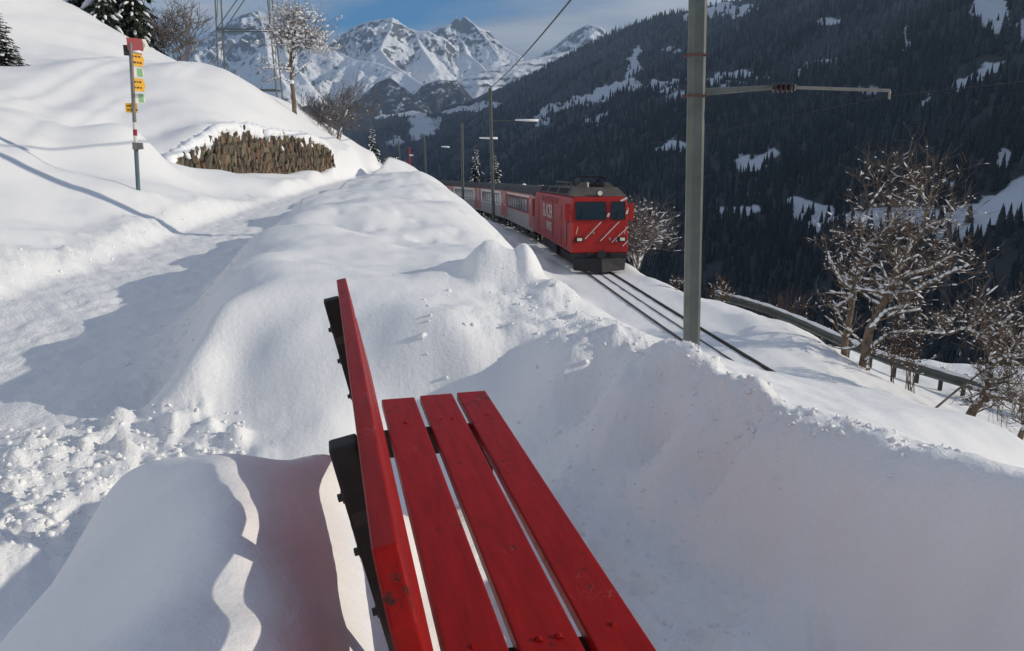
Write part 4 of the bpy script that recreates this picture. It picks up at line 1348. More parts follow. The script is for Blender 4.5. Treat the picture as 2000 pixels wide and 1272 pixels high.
    mb = MB(); mb.tube([(0, -0.45, 0.86), (0, 0.1, 0.86)], 0.10, 8); mb.tube([(0, -0.5, 0.86), (0, -0.44, 0.86)], 0.20, 12); mb.build('coupler', M['under'], root)
    for x in (-0.55, 0.5):
        mb = MB(); mb.tube([(x, -0.06, 0.95), (x + 0.03, -0.16, 0.7), (x + 0.12, -0.12, 0.5)], 0.03, 6); mb.build('hose', M['black'], root)
    # running gear
    for y in (1.9, 4.7, 9.4, 12.2): wheelset_parts(root, y)
    for y in (3.3, 10.8):
        mb = MB()
        for s in (-1, 1): mb.box((s * 0.95, y, 0.50), (0.16, 3.6, 0.34))
        mb.box((0, y, 0.55), (1.8, 1.0, 0.3)); mb.build('bogie', M['under'], root)
    mb = MB(); mb.box((0, 7.1, 0.60), (2.3, 3.0, 0.6)); mb.build('equipment_box', M['under'], root)
    mb = MB(); mb.box((0, LEN / 2, 0.90), (2.45, LEN - 0.5, 0.12)); mb.build('underframe', M['under'], root)
    # side: doors, cab window, vents, lettering
    for s in (-1, 1):
        x = s * (W + 0.004)
        f = MB(); f.box((x, 1.0, 2.62), (0.012, 0.62, 0.80)); fo = f.build('side_window', M['black'], root)
        for y in (1.75, 12.7):
            f = MB(); f.box((x, y, 2.05), (0.016, 0.66, 2.0)); d_ = f.build('door', M['train_red_dirty'], root)
            f = MB(); f.tube([(s * (W + 0.03), y - 0.4, 1.3), (s * (W + 0.03), y - 0.4, 2.6)], 0.016, 6); f.build('handrail', M['train_grey'], d_)
        for k in range(5):
            f = MB()
            for q_ in range(3): f.box((x, 5.0 + k * 1.35, 2.98 + q_ * 0.10), (0.03, 1.05, 0.045), rot=Matrix.Rotation(s * 0.5, 3, 'Y'))
            f.build('vent', M['train_red_dirty'], root)
        f = MB()
        for y in (3.0, 5.9, 8.8, 11.7): f.box((s * (W + .002), y, 2.0), (0.012, 0.03, 1.9))
        f.build('panel_seam', M['under'], root)
    for (txt, size, y, z) in (('GLACIER', 1.0, 8.0, 2.12), ('EXPRESS', 0.62, 7.4, 1.45)):
        cu = bpy.data.curves.new('lettering', 'FONT'); cu.body = txt; cu.size = size; cu.extrude = 0.004; cu.align_x = 'CENTER'
        tmp = link(bpy.data.objects.new('lettering_curve', cu)); bpy.context.view_layer.update()
        me = bpy.data.meshes.new_from_object(tmp.evaluated_get(bpy.context.evaluated_depsgraph_get()))
        bpy.data.objects.remove(tmp); me.materials.clear(); me.materials.append(M['train_white'])
        o = link(bpy.data.objects.new('lettering', me)); o.parent = root
        o.location = (-W - 0.02, y, z); o.rotation_euler = (math.pi / 2, 0, -math.pi / 2)
    return yend


def coach_base(kind, L_):
    root = empty('passenger_coach', (0, 0, 0))
    W = 1.32
    mid = M['train_red_dirty'] if kind == 0 else M['train_white']
    eave = 3.12
    # lower grey skirt, window band, cream cantrail, red cantrail
    mb = MB(); mb.box((0, L_ / 2, 1.30), (2 * W, L_, 1.0)); mb.build('skirt', M['train_grey'], root)
    mb = MB(); mb.box((0, L_ / 2, 2.35), (2 * W - 0.01, L_, 1.10)); mb.build('window_band', mid, root)
    mb = MB(); mb.box((0, L_ / 2, 2.98), (2 * W + 0.006, L_, 0.16)); mb.build('cantrail', M['train_white'], root)
    mb = MB()
    mb.prism([(-W, 3.06), (-W + 0.05, 3.20), (-W + 0.30, 3.45), (-0.5, 3.62), (0.5, 3.62), (W - 0.30, 3.45), (W - 0.05, 3.20), (W, 3.06)], 0.0, L_, 0)
    mb.build('roof', M['roof'], root)
    mb = MB(); mb.box((0, L_ / 2, 3.09), (2 * W + 0.016, L_ - 0.02, 0.07)); mb.build('gutter', M['train_red'], root)
    for s in (-1, 1):
        x = s * (W + 0.002)
        for y in (1.0, L_ - 1.0):
            d = MB(); d.box((s * (W - 0.005), y, 2.02), (0.05, 1.35, 2.05)); do = d.build('door', M['train_red'], root, bevel=0.01)
            g = MB(); g.box((s * (W + 0.024), y, 2.45), (0.012, 0.5, 0.75)); g.build('pane', M['coach_glass'], do)
        nwin = 8
        for k in range(nwin):
            y = 2.6 + (L_ - 5.2) * (k + 0.5) / nwin
            f = MB(); f.box((s * (W + 0.003), y, 2.36), (0.016, 1.18, 0.92)); fo = f.build('window', M['black'], root)
            g = MB(); g.box((s * (W + 0.014), y, 2.36), (0.01, 1.06, 0.80)); g.build('pane', M['coach_glass'], fo)
    for y in (-0.2, L_ + 0.2):
        g = MB(); g.box((0, y, 2.1), (1.5, 0.4, 2.3)); g.build('gangway', M['black'], root)
    for y in (2.6, L_ - 2.6):
        mb = MB()
        for s in (-1, 1): mb.box((s * 0.9, y, 0.45), (0.14, 2.4, 0.3))
        mb.box((0, y, 0.5), (1.7, 0.6, 0.25)); mb.build('bogie', M['under'], root)
        wheelset_parts(root, y - 0.9); wheelset_parts(root, y + 0.9)
    mb = MB(); mb.box((0, L_ / 2, 0.55), (2.0, L_ * 0.4, 0.5)); mb.build('underfloor_box', M['under'], root)
    mb = MB(); mb.box((0, L_ / 2, 0.77), (2.5, L_ - 0.3, 0.07)); mb.build('underframe', M['under'], root)
    return root


def build_coaches(y):
    L_ = 16.4
    bases = [coach_base(0, L_), coach_base(1, L_)]
    labels = ['first coach behind the red locomotive with a dark red window band above a grey skirt',
              'second coach of the train with a white window band, passed by the nearer thin mast',
              'third coach of the train with a white window band, half hidden by the snow bank',
              'fourth coach of the train where the line bends out of sight behind the snow bank']
    for k in range(4):
        if k == 0: r = bases[0]
        elif k == 1: r = bases[1]
        else: r = copy_tree(bases[1])
        mat, y1 = vehicle_frame(y + 0.5, L_)
        r.matrix_world = mat
        tag(r, labels[k], 'railway coach', 'coaches of the red train')
        if k == 0:
            rg = random.Random(2)
            for (yy, xx, s_) in ((11.5, -0.35, .15), (12.1, -0.3, .1), (5.0, .1, .07), (7.0, .2, .06)):
                mb = MB(); mb.blob((xx, yy, 3.66), s_, rg); mb.build('roof_snow', M['tree_snow'], r, smooth=True)
        y = y1


build_coaches(build_loco())


# ------------------------------------------------------------------ overhead line masts and wires
def mast(u_base, v_base, Y, u_top, v_top, width, label, arm=None, over=None, base_z=None):
    pb = atY(u_base, v_base, Y)
    zb = base_z if base_z is not None else pb.z
    pt = atY(u_top, v_top, Y)
    d = (pt - pb)
    top = pb + d * (over or 1.0)
    foot = pb + d * ((zb - pb.z - 0.5) / d.z)
    root = empty('overhead_line_mast', (foot.x, foot.y, zb))
    tag(root, label, 'railway mast', 'masts of the overhead line')
    mb = MB()
    a = Matrix.Rotation(R(-5), 3, 'Z')
    w = width / 2
    for (p, q) in ((foot, top),):
        pts = []
        for c in (p, q):
            for sx, sy in ((-.42, -1), (.68, -1), (1, -.68), (1, .68), (.68, 1), (-.42, 1), (-1, .42), (-1, -.42)):
                pts.append(c + a @ Vector((sx * w, sy * w, 0)) - root.location)
        mb.poly(pts, [(k, (k + 1) % 8, 8 + (k + 1) % 8, 8 + k) for k in range(8)] + [tuple(range(8, 16)), tuple(range(7, -1, -1))])
    mb.build('pole', M['steel'], root, bevel=width * 0.03)
    return root, pb, top, d


# nearest mast, its foot hidden by the snow bank
Y1 = 13.2
root, pb, top, dvec = mast(1350, 665, Y1, 1362.5, 0, 0.275, 'tall grey steel mast with rusty straps rising behind the snow bank right of the locomotive', over=1.42, base_z=-4.9)
for v in (100, 175):
    c = pb + dvec * ((665 - v) / 665.0) - root.location
    mb = MB(); mb.box(c, (0.315, 0.315, 0.028), rot=Matrix.Rotation(R(-5), 3, 'Z')); mb.box(c + Vector((-0.19, -0.02, 0)), (0.06, 0.05, 0.04))
    mb.build('strap', M['rust'], root, bevel=0.004)
arm = MB()
A0 = atY(1374, 180, Y1 - 0.05) - root.location; A1 = atY(1508, 171, Y1 - 0.1) - root.location
arm.tube([A0, A1], [0.062, 0.038], 8); arm.build('arm', M['steel'], root)
ins = MB()
B0 = atY(1506, 171, Y1 - 0.1) - root.location; B1 = atY(1548, 171, Y1 - 0.1) - root.location
pp, rr_ = [], []
for k in range(19):
    pp.append(B0.lerp(B1, k / 18)); rr_.append(0.035 if k % 4 in (0, 1) else 0.085)
ins.tube(pp, rr_, 10); ins.build('insulator', M['insulator'], root)
arm = MB(); E0 = atY(1548, 171, Y1 - 0.1) - root.location; E1 = atY(1738, 177, Y1 - 0.1) - root.location
arm.tube([E0, E1], 0.026, 8); arm.tube([E1, E1 + Vector((0.0, 0, -0.14))], 0.02, 6)
arm.tube([E0 - Vector((0.03, 0, 0)), E0 + Vector((0.05, 0, 0))], 0.05, 8)
arm.build('steady_tube', M['post_grey'], root)
near_top = top.copy()
arm_tip = atY(1738, 181, Y1 - 0.1)

MASTS = []
for (ub, vb, Y, ut, vt, wdt, bz, label, arms) in [
        (964, 432, 64.0, 957, 172, 0.26, -6.7, 'thin dark mast in front of the second coach with two snow-topped brackets', [(236, 1006, 1052), (271, 936, 972)]),
        (904, 380, 86.0, 902, 240, 0.28, -7.4, 'thin dark mast at the third coach with one short snowy bracket', [(288, 862, 878)]),
        (831, 322, 112.0, 828, 262, 0.22, -7.6, 'faint far mast rising beyond the crest of the bank', []),
        (781, 318, 140.0, 779, 275, 0.22, -7.8, 'faintest far mast left of the red marker post', [])]:
    r2, pb2, top2, d2 = mast(ub, vb, Y, ut, vt, wdt, label, base_z=bz)
    for (v, ua, ub2) in arms:
        mb = MB(); p0 = atY(ub if ua > ub else ub, v, Y); p1 = atY(ub2 if ua > ub else ua, v, Y)
        mb.tube([p0 - r2.location, p1 - r2.location], 0.045, 6); mb.build('bracket', M['steel'], r2)
        mb = MB(); a_ = atY(ua, v - 1.5, Y); b_ = atY(ub2, v - 0.5, Y)
        mb.tube([a_ - r2.location, a_.lerp(b_, .5) - r2.location, b_ - r2.location], [0.07, 0.09, 0.10], 7); mb.build('bracket_snow', M['tree_snow'], r2, smooth=True)
        if len(arms) > 1 and v == 271:
            mb = MB(); mb.tube([p1 - r2.location, p1 - r2.location + Vector((0, 0, 0.02))], 0.06, 6); mb.build('fitting', M['dark_steel'], r2)
    MASTS.append((r2, top2))


def wire(p0, p1, sag, rad, name, label, n=24, group='wires of the overhead line'):
    mb = MB(); pts = []
    for k in range(n + 1):
        t = k / n
        p = Vector(p0).lerp(Vector(p1), t); p.z -= sag * 4 * t * (1 - t)
        pts.append(p)
    o = Vector(p0)
    mb.tube([p - o for p in pts], rad, 5)
    w = mb.build(name, M['dark_steel'], None); w.location = o
    tag(w, label, 'wire', group)


wt = atY(1150, -90, 27.0)
wire(MASTS[0][1], near_top, 0.35, 0.030, 'feeder_wire', 'dark feeder wire slanting from the far mast top up across the pale cloud')
wire(MASTS[1][1], MASTS[0][1], 0.3, 0.016, 'feeder_wire', 'feeder wire between the two thin masts beside the coaches')
cw0 = arm_tip + Vector((0, 0, -0.05))
cpt = [cw0] + [Vector((float(track_x(y)), y, float(track_z(y)) + 5.6)) for y in (40, 64, 86)]
wire(cpt[0], cpt[2], 0.25, 0.0035, 'contact_wire', 'thin contact wire running from the bracket tip along the line over the locomotive')
wire(cpt[0], cpt[0] + Vector((1.6, -22, 0.2)), 0.1, 0.0035, 'contact_wire', 'thin contact wire running from the bracket tip out of view to the right')


# ------------------------------------------------------------------ guard rail below the line
def build_guardrail():
    root = empty('guard_rail', tuple(RAILP[4]))
    tag(root, 'grey steel guard rail along the snowy road edge below the railway', 'guard rail')
    P = [Vector(p) for p in RAILP]
    pts = []
    for i in range(len(P) - 1):
        for k in range(6): pts.append(P[i].lerp(P[i + 1], k / 6))
    pts.append(P[-1])
    prof = [(0.0, 0.74), (-0.05, 0.71), (-0.08, 0.65), (-0.02, 0.60), (-0.02, 0.56), (-0.08, 0.51), (-0.05, 0.45), (0.0, 0.42), (0.02, 0.42), (0.02, 0.74)]
    mb = MB(); V = []
    for i, p in enumerate(pts):
        d = pts[min(i + 1, len(pts) - 1)] - pts[max(0, i - 1)]; d.z = 0; d.normalize()
        nrm = Vector((d.y, -d.x, 0))
        if nrm.x > 0: nrm = -nrm
        for (o, h) in prof: V.append(p + nrm * (-o) * 1.0 + Vector((0, 0, h - 0.1)) - root.location)
    n = len(prof); fs = []
    for i in range(len(pts) - 1):
        for k in range(n):
            k2 = (k + 1) % n
            fs.append((i * n + k, i * n + k2, (i + 1) * n + k2, (i + 1) * n + k))
    mb.poly(V, fs); mb.build('beam', M['steel'], root)
    mb = MB(); rg = random.Random(6)
    mb.tube([p - root.location + Vector((0, 0, .66)) for p in pts], [rg.uniform(.03, .075) for p in pts], 6); o = mb.build('snow', M['tree_snow'], root, smooth=True); o['kind'] = 'stuff'
    acc = 0
    for i in range(0, len(pts), 3):
        b = MB(); b.box(pts[i] - root.location + Vector((0.10, 0.03, 0.15)), (0.10, 0.08, 1.1)); b.build('post', M['dark_steel'], root)


build_guardrail()


# ------------------------------------------------------------------ trees and shrubs
def grow(tb, sb, p, d, length, rad, depth, rg, snow=0.6, spread=0.7, up=0.12, thin=0.005, kids=(2, 4), nseg=4, blob=0.05):
    pts, rads = [Vector(p)], [rad]
    dd = Vector(d).normalized()
    for i in range(nseg):
        dd = (dd + Vector((rg.gauss(0, .16), rg.gauss(0, .16), rg.gauss(up, .14)))).normalized()
        pts.append(pts[-1] + dd * length / nseg)
        rads.append(max(thin, rad * (1 - 0.55 * (i + 1) / nseg)))
    limb(tb, sb, pts, rads, rg, snow, 6 if rad > 0.03 else 4 if rad > 0.012 else 3, blob)
    if depth <= 0: return
    k = rg.randint(*kids)
    for j in range(k):
        t = rg.uniform(0.35, 1.0)
        i = min(int(t * nseg), nseg - 1)
        q = pts[i].lerp(pts[i + 1], t * nseg - i)
        ax = Vector((rg.gauss(0, 1), rg.gauss(0, 1), rg.gauss(0.15, 0.6))).normalized()
        nd = (dd * (1 - spread * 0.6) + ax * spread).normalized()
        grow(tb, sb, q, nd, length * rg.uniform(0.5, 0.78), max(thin, rads[i] * 0.62), depth - 1, rg, snow, spread, up, thin, kids, max(2, nseg - 1), blob)


def limb(tb, sb, pts, rads, rg, snow, n=6, blob=0.05):
    tb.tube(pts, rads, n, cap=False)
    if sb is None: return
    for i in range(len(pts) - 1):
        a, b = Vector(pts[i]), Vector(pts[i + 1])
        dv = b - a
        if dv.length < 1e-5: continue
        flat = 1 - abs(dv.normalized().z)
        small = rads[i] < 0.018
        if flat > 0.05 and rg.random() < (snow * (0.03 + flat * .24) if small else min(1.0, snow * 1.25 * (.6 + flat))):
            r = max(rads[i], 0.004)
            h = (r * 0.9 + blob * rg.choice((.05, .08, .10, .38))) if small else min(blob, r * 0.9 + blob * 0.30)
            o = Vector((0, 0, r * 0.6 + h * 0.35))
            t0, t1 = rg.uniform(-.05, .15), rg.uniform(.7, 1.08)
            sb.tube([a.lerp(b, t0) + o, a.lerp(b, (t0 + t1) / 2) + o * 1.15, a.lerp(b, t1) + o], [h * 0.6, h, h * 0.55], 4 if small else 6)
        elif rg.random() < snow * 0.10:
            sb.blob(a.lerp(b, rg.random()) + Vector((0, 0, rads[i] * .5)), blob * rg.uniform(0.35, 0.75), rg)


def finish_tree(name, base, tb, sb, mat, label, cat, trunk_name='trunk', group=None):
    root = empty(name, tuple(base))
    tag(root, label, cat, group)
    for o in (tb.build(trunk_name, mat, root, smooth=True),): o.location = -Vector(base)
    if sb is not None and sb.v:
        o = sb.build('snow', M['tree_snow'], root, smooth=True); o.location = -Vector(base); o['kind'] = 'stuff'
    return root


def px_limb(tb, sb, pl, Y0, r0, r1, rg, drift=0.25, snow=0.9, twig=3, tlen=0.7, blob=0.06, deep=2):
    """a limb drawn through points seen at given columns and rows at its own depth"""
    pts, y = [], Y0
    for i, (u, v) in enumerate(pl):
        pts.append(atY(u, v, y)); y += rg.uniform(-drift, drift)
    fine, rads = [], []
    for i in range(len(pts) - 1):
        for k in range(3):
            q = pts[i].lerp(pts[i + 1], k / 3)
            if k: q += Vector((rg.gauss(0, .012), rg.gauss(0, .02), rg.gauss(0, .012)))
            fine.append(q)
    fine.append(pts[-1])
    for i in range(len(fine)): rads.append(r0 + (r1 - r0) * i / (len(fine) - 1))
    limb(tb, sb, fine, rads, rg, snow, 7, blob)
    for i in range(1, len(fine)):
        for _ in range(int(twig * 1.5 + .5) if i > len(fine) * 0.3 else max(0, twig - 2)):
            if rg.random() < 0.5:
                d = Vector((rg.gauss(0, .8), rg.gauss(0, .8), rg.gauss(.45, .5)))
                grow(tb, sb, fine[i], d, tlen * rg.uniform(.5, 1.2), max(0.006, rads[i] * 0.35), deep, rg, snow * 0.75, 0.75, 0.08, 0.0045, (2, 3), 3, blob * 0.85)
    return pts


def right_tree():
    rg = random.Random(21)
    tb, sb = MB(), MB()
    b0 = atZ(1688, 728, -6.2); Y = b0.y
    px_limb(tb, sb, [(1688, 740), (1690, 700), (1692, 674), (1699, 643), (1722, 598), (1736, 570), (1754, 535), (1760, 516), (1769, 494), (1783, 470), (1803, 452), (1810, 411), (1823, 360)], Y, 0.155, 0.02, rg, .18, .8, 3, 0.9)
    px_limb(tb, sb, [(1733, 577), (1775, 573), (1802, 560), (1833, 546), (1871, 525), (1905, 516)], Y - .2, 0.07, 0.012, rg, .2, 1.0, 3, .8)
    px_limb(tb, sb, [(1752, 545), (1785, 535), (1813, 528), (1850, 505), (1885, 490)], Y + .3, 0.05, 0.01, rg, .2, .9, 3, .8)
    px_limb(tb, sb, [(1698, 645), (1726, 613), (1754, 601), (1785, 593)], Y - .3, 0.06, 0.012, rg, .2, 1.0, 3, .6)
    px_limb(tb, sb, [(1700, 684), (1726, 660), (1754, 650), (1802, 648), (1850, 652), (1908, 634)], Y - .2, 0.05, 0.010, rg, .2, 1.0, 3, .6)
    px_limb(tb, sb, [(1783, 470), (1820, 440), (1850, 430), (1868, 440)], Y + .2, 0.04, 0.01, rg, .3, .9, 4, .8)
    px_limb(tb, sb, [(1700, 660), (1710, 690), (1745, 700), (1790, 690)], Y - .4, 0.03, 0.008, rg, .2, .8, 2, .5)
    finish_tree('bare_tree', b0, tb, sb, M['bark'], 'leaning bare tree laden with snow on the verge, its crown reaching over the valley', 'tree', group='bare snowy trees on the verge')
    tb, sb = MB(), MB()
    b1 = atZ(1649, 708, -6.2); Y = b1.y
    px_limb(tb, sb, [(1648, 720), (1650, 680), (1652, 653), (1664, 590), (1672, 549), (1681, 514), (1691, 490), (1699, 478), (1719, 466), (1730, 449), (1748, 442)], Y, 0.115, 0.018, rg, .15, .8, 3, .8)
    px_limb(tb, sb, [(1664, 568), (1640, 548), (1626, 520), (1615, 490), (1608, 455)], Y - .2, 0.055, 0.012, rg, .2, 1.2, 3, .55)
    px_limb(tb, sb, [(1691, 490), (1684, 470), (1684, 438), (1700, 400), (1722, 368), (1742, 335)], Y + .2, 0.05, 0.008, rg, .25, .8, 4, .9)
    px_limb(tb, sb, [(1719, 466), (1745, 430), (1775, 405), (1795, 370)], Y, 0.035, 0.008, rg, .25, .8, 4, .8)
    px_limb(tb, sb, [(1650, 640), (1636, 606), (1612, 597)], Y - .1, 0.03, 0.008, rg, .15, 1.1, 3, .4)
    finish_tree('bare_tree', b1, tb, sb, M['bark'], 'slim forked bare tree with snowy limbs, left of the leaning one on the verge', 'tree', group='bare snowy trees on the verge')
    tb, sb = MB(), MB()
    b2 = atZ(1890, 824, -6.5); Y = b2.y
    px_limb(tb, sb, [(1886, 830), (1903, 797), (1922, 775), (1933, 748), (1936, 711), (1928, 674), (1915, 647), (1914, 610)], Y, 0.12, 0.015, rg, .12, .8, 4, .7)
    px_limb(tb, sb, [(1935, 711), (1946, 680), (1954, 652), (1966, 625), (1983, 608)], Y - .2, 0.055, 0.012, rg, .15, 1.1, 4, .6)
    px_limb(tb, sb, [(1938, 712), (1967, 698), (1990, 696), (2030, 705)], Y - .3, 0.06, 0.015, rg, .15, 1.2, 5, .6)
    px_limb(tb, sb, [(1928, 674), (1905, 652), (1887, 642), (1852, 655)], Y + .1, 0.045, 0.01, rg, .2, 1.1, 4, .6)
    px_limb(tb, sb, [(1925, 770), (1950, 775), (1980, 785), (2010, 800)], Y - .3, 0.05, 0.012, rg, .15, 1.0, 6, .6)
    px_limb(tb, sb, [(1930, 750), (1960, 745), (1990, 750)], Y - .2, 0.04, 0.012, rg, .15, 1.0, 6, .6)
    for k in range(40):
        s = atY(rg.uniform(1930, 2010), rg.uniform(700, 790), Y - rg.uniform(-.2, .5))
        grow(tb, sb, s, Vector((rg.gauss(.2, .6), rg.gauss(0, .5), -0.5)), rg.uniform(.4, .8), 0.009, 1, rg, .35, .6, -0.05, .004, (2, 4), 3, .04)
    finish_tree('bare_tree', b2, tb, sb, M['bark'], 'crooked snow-laden tree with drooping twigs at the far right edge of the verge', 'tree', group='bare snowy trees on the verge')
    tb, sb = MB(), MB()
    b3 = atZ(1990, 868, -6.5); Y = b3.y
    px_limb(tb, sb, [(1982, 872), (1997, 842), (2015, 810), (2040, 770)], Y, 0.08, 0.02, rg, .1, .8, 4, .6)
    finish_tree('bare_tree', b3, tb, sb, M['bark'], 'short dark trunk leaning out of the picture below the crooked tree', 'tree', group='bare snowy trees on the verge')
    # fallen pole leaning against the crooked tree
    mb = MB(); a = atY(1817, 783, Y + .6); b_ = atY(1924, 722, b2.y)
    a = Vector((a.x, a.y, gz(a.x, a.y) + .03))
    mb.tube([a, a.lerp(b_, .5) + Vector((0, 0, .04)), b_], [.03, .025, .018], 6)
    o = mb.build('broken_branch', M['bark']); tag(o, 'long broken branch leaning from the snow against the crooked tree', 'branch')
    # saplings
    for (u, v, n_, h) in ((1772, 768, 4, 105), (1780, 766, 3, 75), (1745, 752, 4, 100)):
        tb, sb = MB(), MB()
        b4 = atZ(u, v, -6.4)
        for k in range(n_):
            uu = u + rg.uniform(-6, 6)
            px_limb(tb, sb, [(uu, v + 6), (uu + rg.uniform(-3, 3), v - h * .4), (uu + rg.uniform(-8, 8), v - h * .7), (uu + rg.uniform(-14, 14), v - h * rg.uniform(.85, 1.1))], b4.y + rg.uniform(-.2, .2), 0.014, 0.005, rg, .1, .35, 2, .35, .035, 1)
        finish_tree('sapling', b4, tb, sb, M['twig'], {1772: 'cluster of thin upright saplings in the snow right of the leaning tree', 1780: 'short thin sapling hard beside the taller sapling cluster', 1745: 'thin saplings between the leaning tree and the sapling cluster'}[u], 'sapling', 'stem', 'saplings on the verge')


right_tree()


def shrub(name, base, w, h, seed, label, stems=16, snow=0.6, mat='twig', depth=2, blob=0.06, cat='shrub', lean=0.5, r0=0.02, thin=0.006, group=None):
    rg = random.Random(seed)
    tb, sb = MB(), MB()
    base = Vector(base)
    for k in range(stems):
        a = rg.uniform(0, 6.28)
        p = base + Vector((math.cos(a) * w * .18 * rg.random(), math.sin(a) * w * .18 * rg.random(), -0.1))
        d = Vector((math.cos(a) * lean * rg.random(), math.sin(a) * lean * rg.random(), 1))
        grow(tb, sb, p, d, h * rg.uniform(.55, .85), r0, depth, rg, snow, .62, .06, thin, (3, 4), 4, blob)
    return finish_tree(name, base, tb, sb, M[mat], label, cat, 'stems', group)


p = atZ(1243, 520, -5.9); shrub('shrub', (p.x, p.y, -6.0), 1.3, 2.75, 1, 'tall snow-flecked bush just behind the right flank of the locomotive', 34, 0.75, 'grey_twig', 3, 0.075, lean=.38, r0=.022, thin=.008)
p = atY(1412, 590, 29.5); shrub('shrub', (p.x, p.y, p.z - .2), 1.0, 1.05, 2, 'small brown shrub on the snow edge right of the nearest mast', 12, 0.45, 'twig', 2, 0.06)
p = atY(1322, 560, 31.0); shrub('shrub', (p.x, p.y, p.z - .1), .5, .55, 3, 'tiny shrub on the snow edge left of the nearest mast', 6, 0.7, 'twig', 2, 0.05)
p = atY(1535, 632, 29.0); shrub('shrub', (p.x, p.y, p.z - .6), .7, 1.7, 4, 'dry reddish shrub standing beyond the guard rail', 12, 0.35, 'twig', 2, 0.05, lean=.25)
p = atY(1600, 655, 28.0); shrub('shrub', (p.x, p.y, p.z - .3), 1.0, .7, 5, 'low twiggy shrub beyond the guard rail left of the slim tree', 8, 0.5, 'twig', 2, 0.05)
p = atY(1840, 735, 25.0); shrub('shrub', (p.x, p.y, p.z - .4), 1.2, .8, 6, 'thin dry stalks in snow beyond the guard rail between the right-hand trees', 26, 0.05, 'grey_twig', 1, 0.03, lean=.25, r0=.007, thin=.004)
# trees and bushes on the left skyline
p = atY(575, 222, 44.0)
def snowy_tree():
    rg = random.Random(8)
    tb, sb = MB(), MB(); Y = 44.0
    px_limb(tb, sb, [(576, 226), (573, 190), (570, 160), (567, 130), (568, 105), (574, 80), (578, 55), (572, 40)], Y, 0.13, 0.035, rg, .2, .5, 1, 1.0, .16)
    px_limb(tb, sb, [(574, 80), (590, 72), (605, 85), (622, 95), (632, 102)], Y - .3, 0.05, 0.015, rg, .3, 1.4, 5, 1.2, .17)
    px_limb(tb, sb, [(570, 95), (585, 90), (600, 100), (615, 103)], Y - .5, 0.05, 0.015, rg, .3, 1.4, 5, 1.1, .17)
    px_limb(tb, sb, [(574, 75), (595, 62), (612, 72), (624, 85)], Y + .3, 0.05, 0.015, rg, .3, 1.4, 5, 1.2, .17)
    px_limb(tb, sb, [(572, 80), (556, 72), (546, 78), (530, 90)], Y + .3, 0.05, 0.015, rg, .3, 1.4, 5, 1.1, .16)
    px_limb(tb, sb, [(576, 60), (562, 48), (552, 52), (542, 68)], Y - .3, 0.04, 0.012, rg, .3, 1.4, 5, 1.0, .16)
    px_limb(tb, sb, [(573, 52), (580, 38), (588, 40)], Y, 0.035, 0.012, rg, .2, 1.4, 6, .9, .15)
    px_limb(tb, sb, [(573, 45), (566, 36), (558, 38)], Y, 0.035, 0.012, rg, .2, 1.4, 6, .9, .15)
    px_limb(tb, sb, [(571, 150), (582, 143), (594, 130), (602, 125)], Y - .2, 0.045, 0.02, rg, .2, 1.5, 0, .6, .13)
    px_limb(tb, sb, [(568, 136), (548, 135), (530, 133), (512, 134), (497, 128)], Y - .4, 0.035, 0.012, rg, .3, 1.3, 1, .5, .13)
    px_limb(tb, sb, [(566, 160), (548, 150), (530, 157), (517, 163)], Y - .3, 0.03, 0.012, rg, .3, 1.2, 1, .5, .11)
    finish_tree('bare_tree', p, tb, sb, M['bark'], 'tall snow-crowned bare tree on the left skyline beside the pylon leg', 'tree')
snowy_tree()
p = atY(645, 262, 50.0); shrub('shrub', (p.x, p.y, p.z - .6), 3.0, 3.0, 9, 'grey twiggy bush below the snow-crowned tree on the skyline', 22, 0.07, 'grey_twig', 3, .10, lean=.7, r0=.03, thin=.012)
p = atY(340, 112, 66.0); shrub('shrub', (p.x, p.y, p.z - .8), 5.0, 4.0, 10, 'pale frosted bush on the crest left of the pylon', 22, 0.08, 'grey_twig', 3, .10, lean=.8, r0=.035, thin=.016)
p = atY(762, 326, 62.0); shrub('shrub', (p.x, p.y, p.z - .1), 1.4, .9, 12, 'low snowy bush at the end of the path beside the small spruce', 14, 0.8, 'twig', 2, .09, lean=.9, r0=.02, thin=.01)


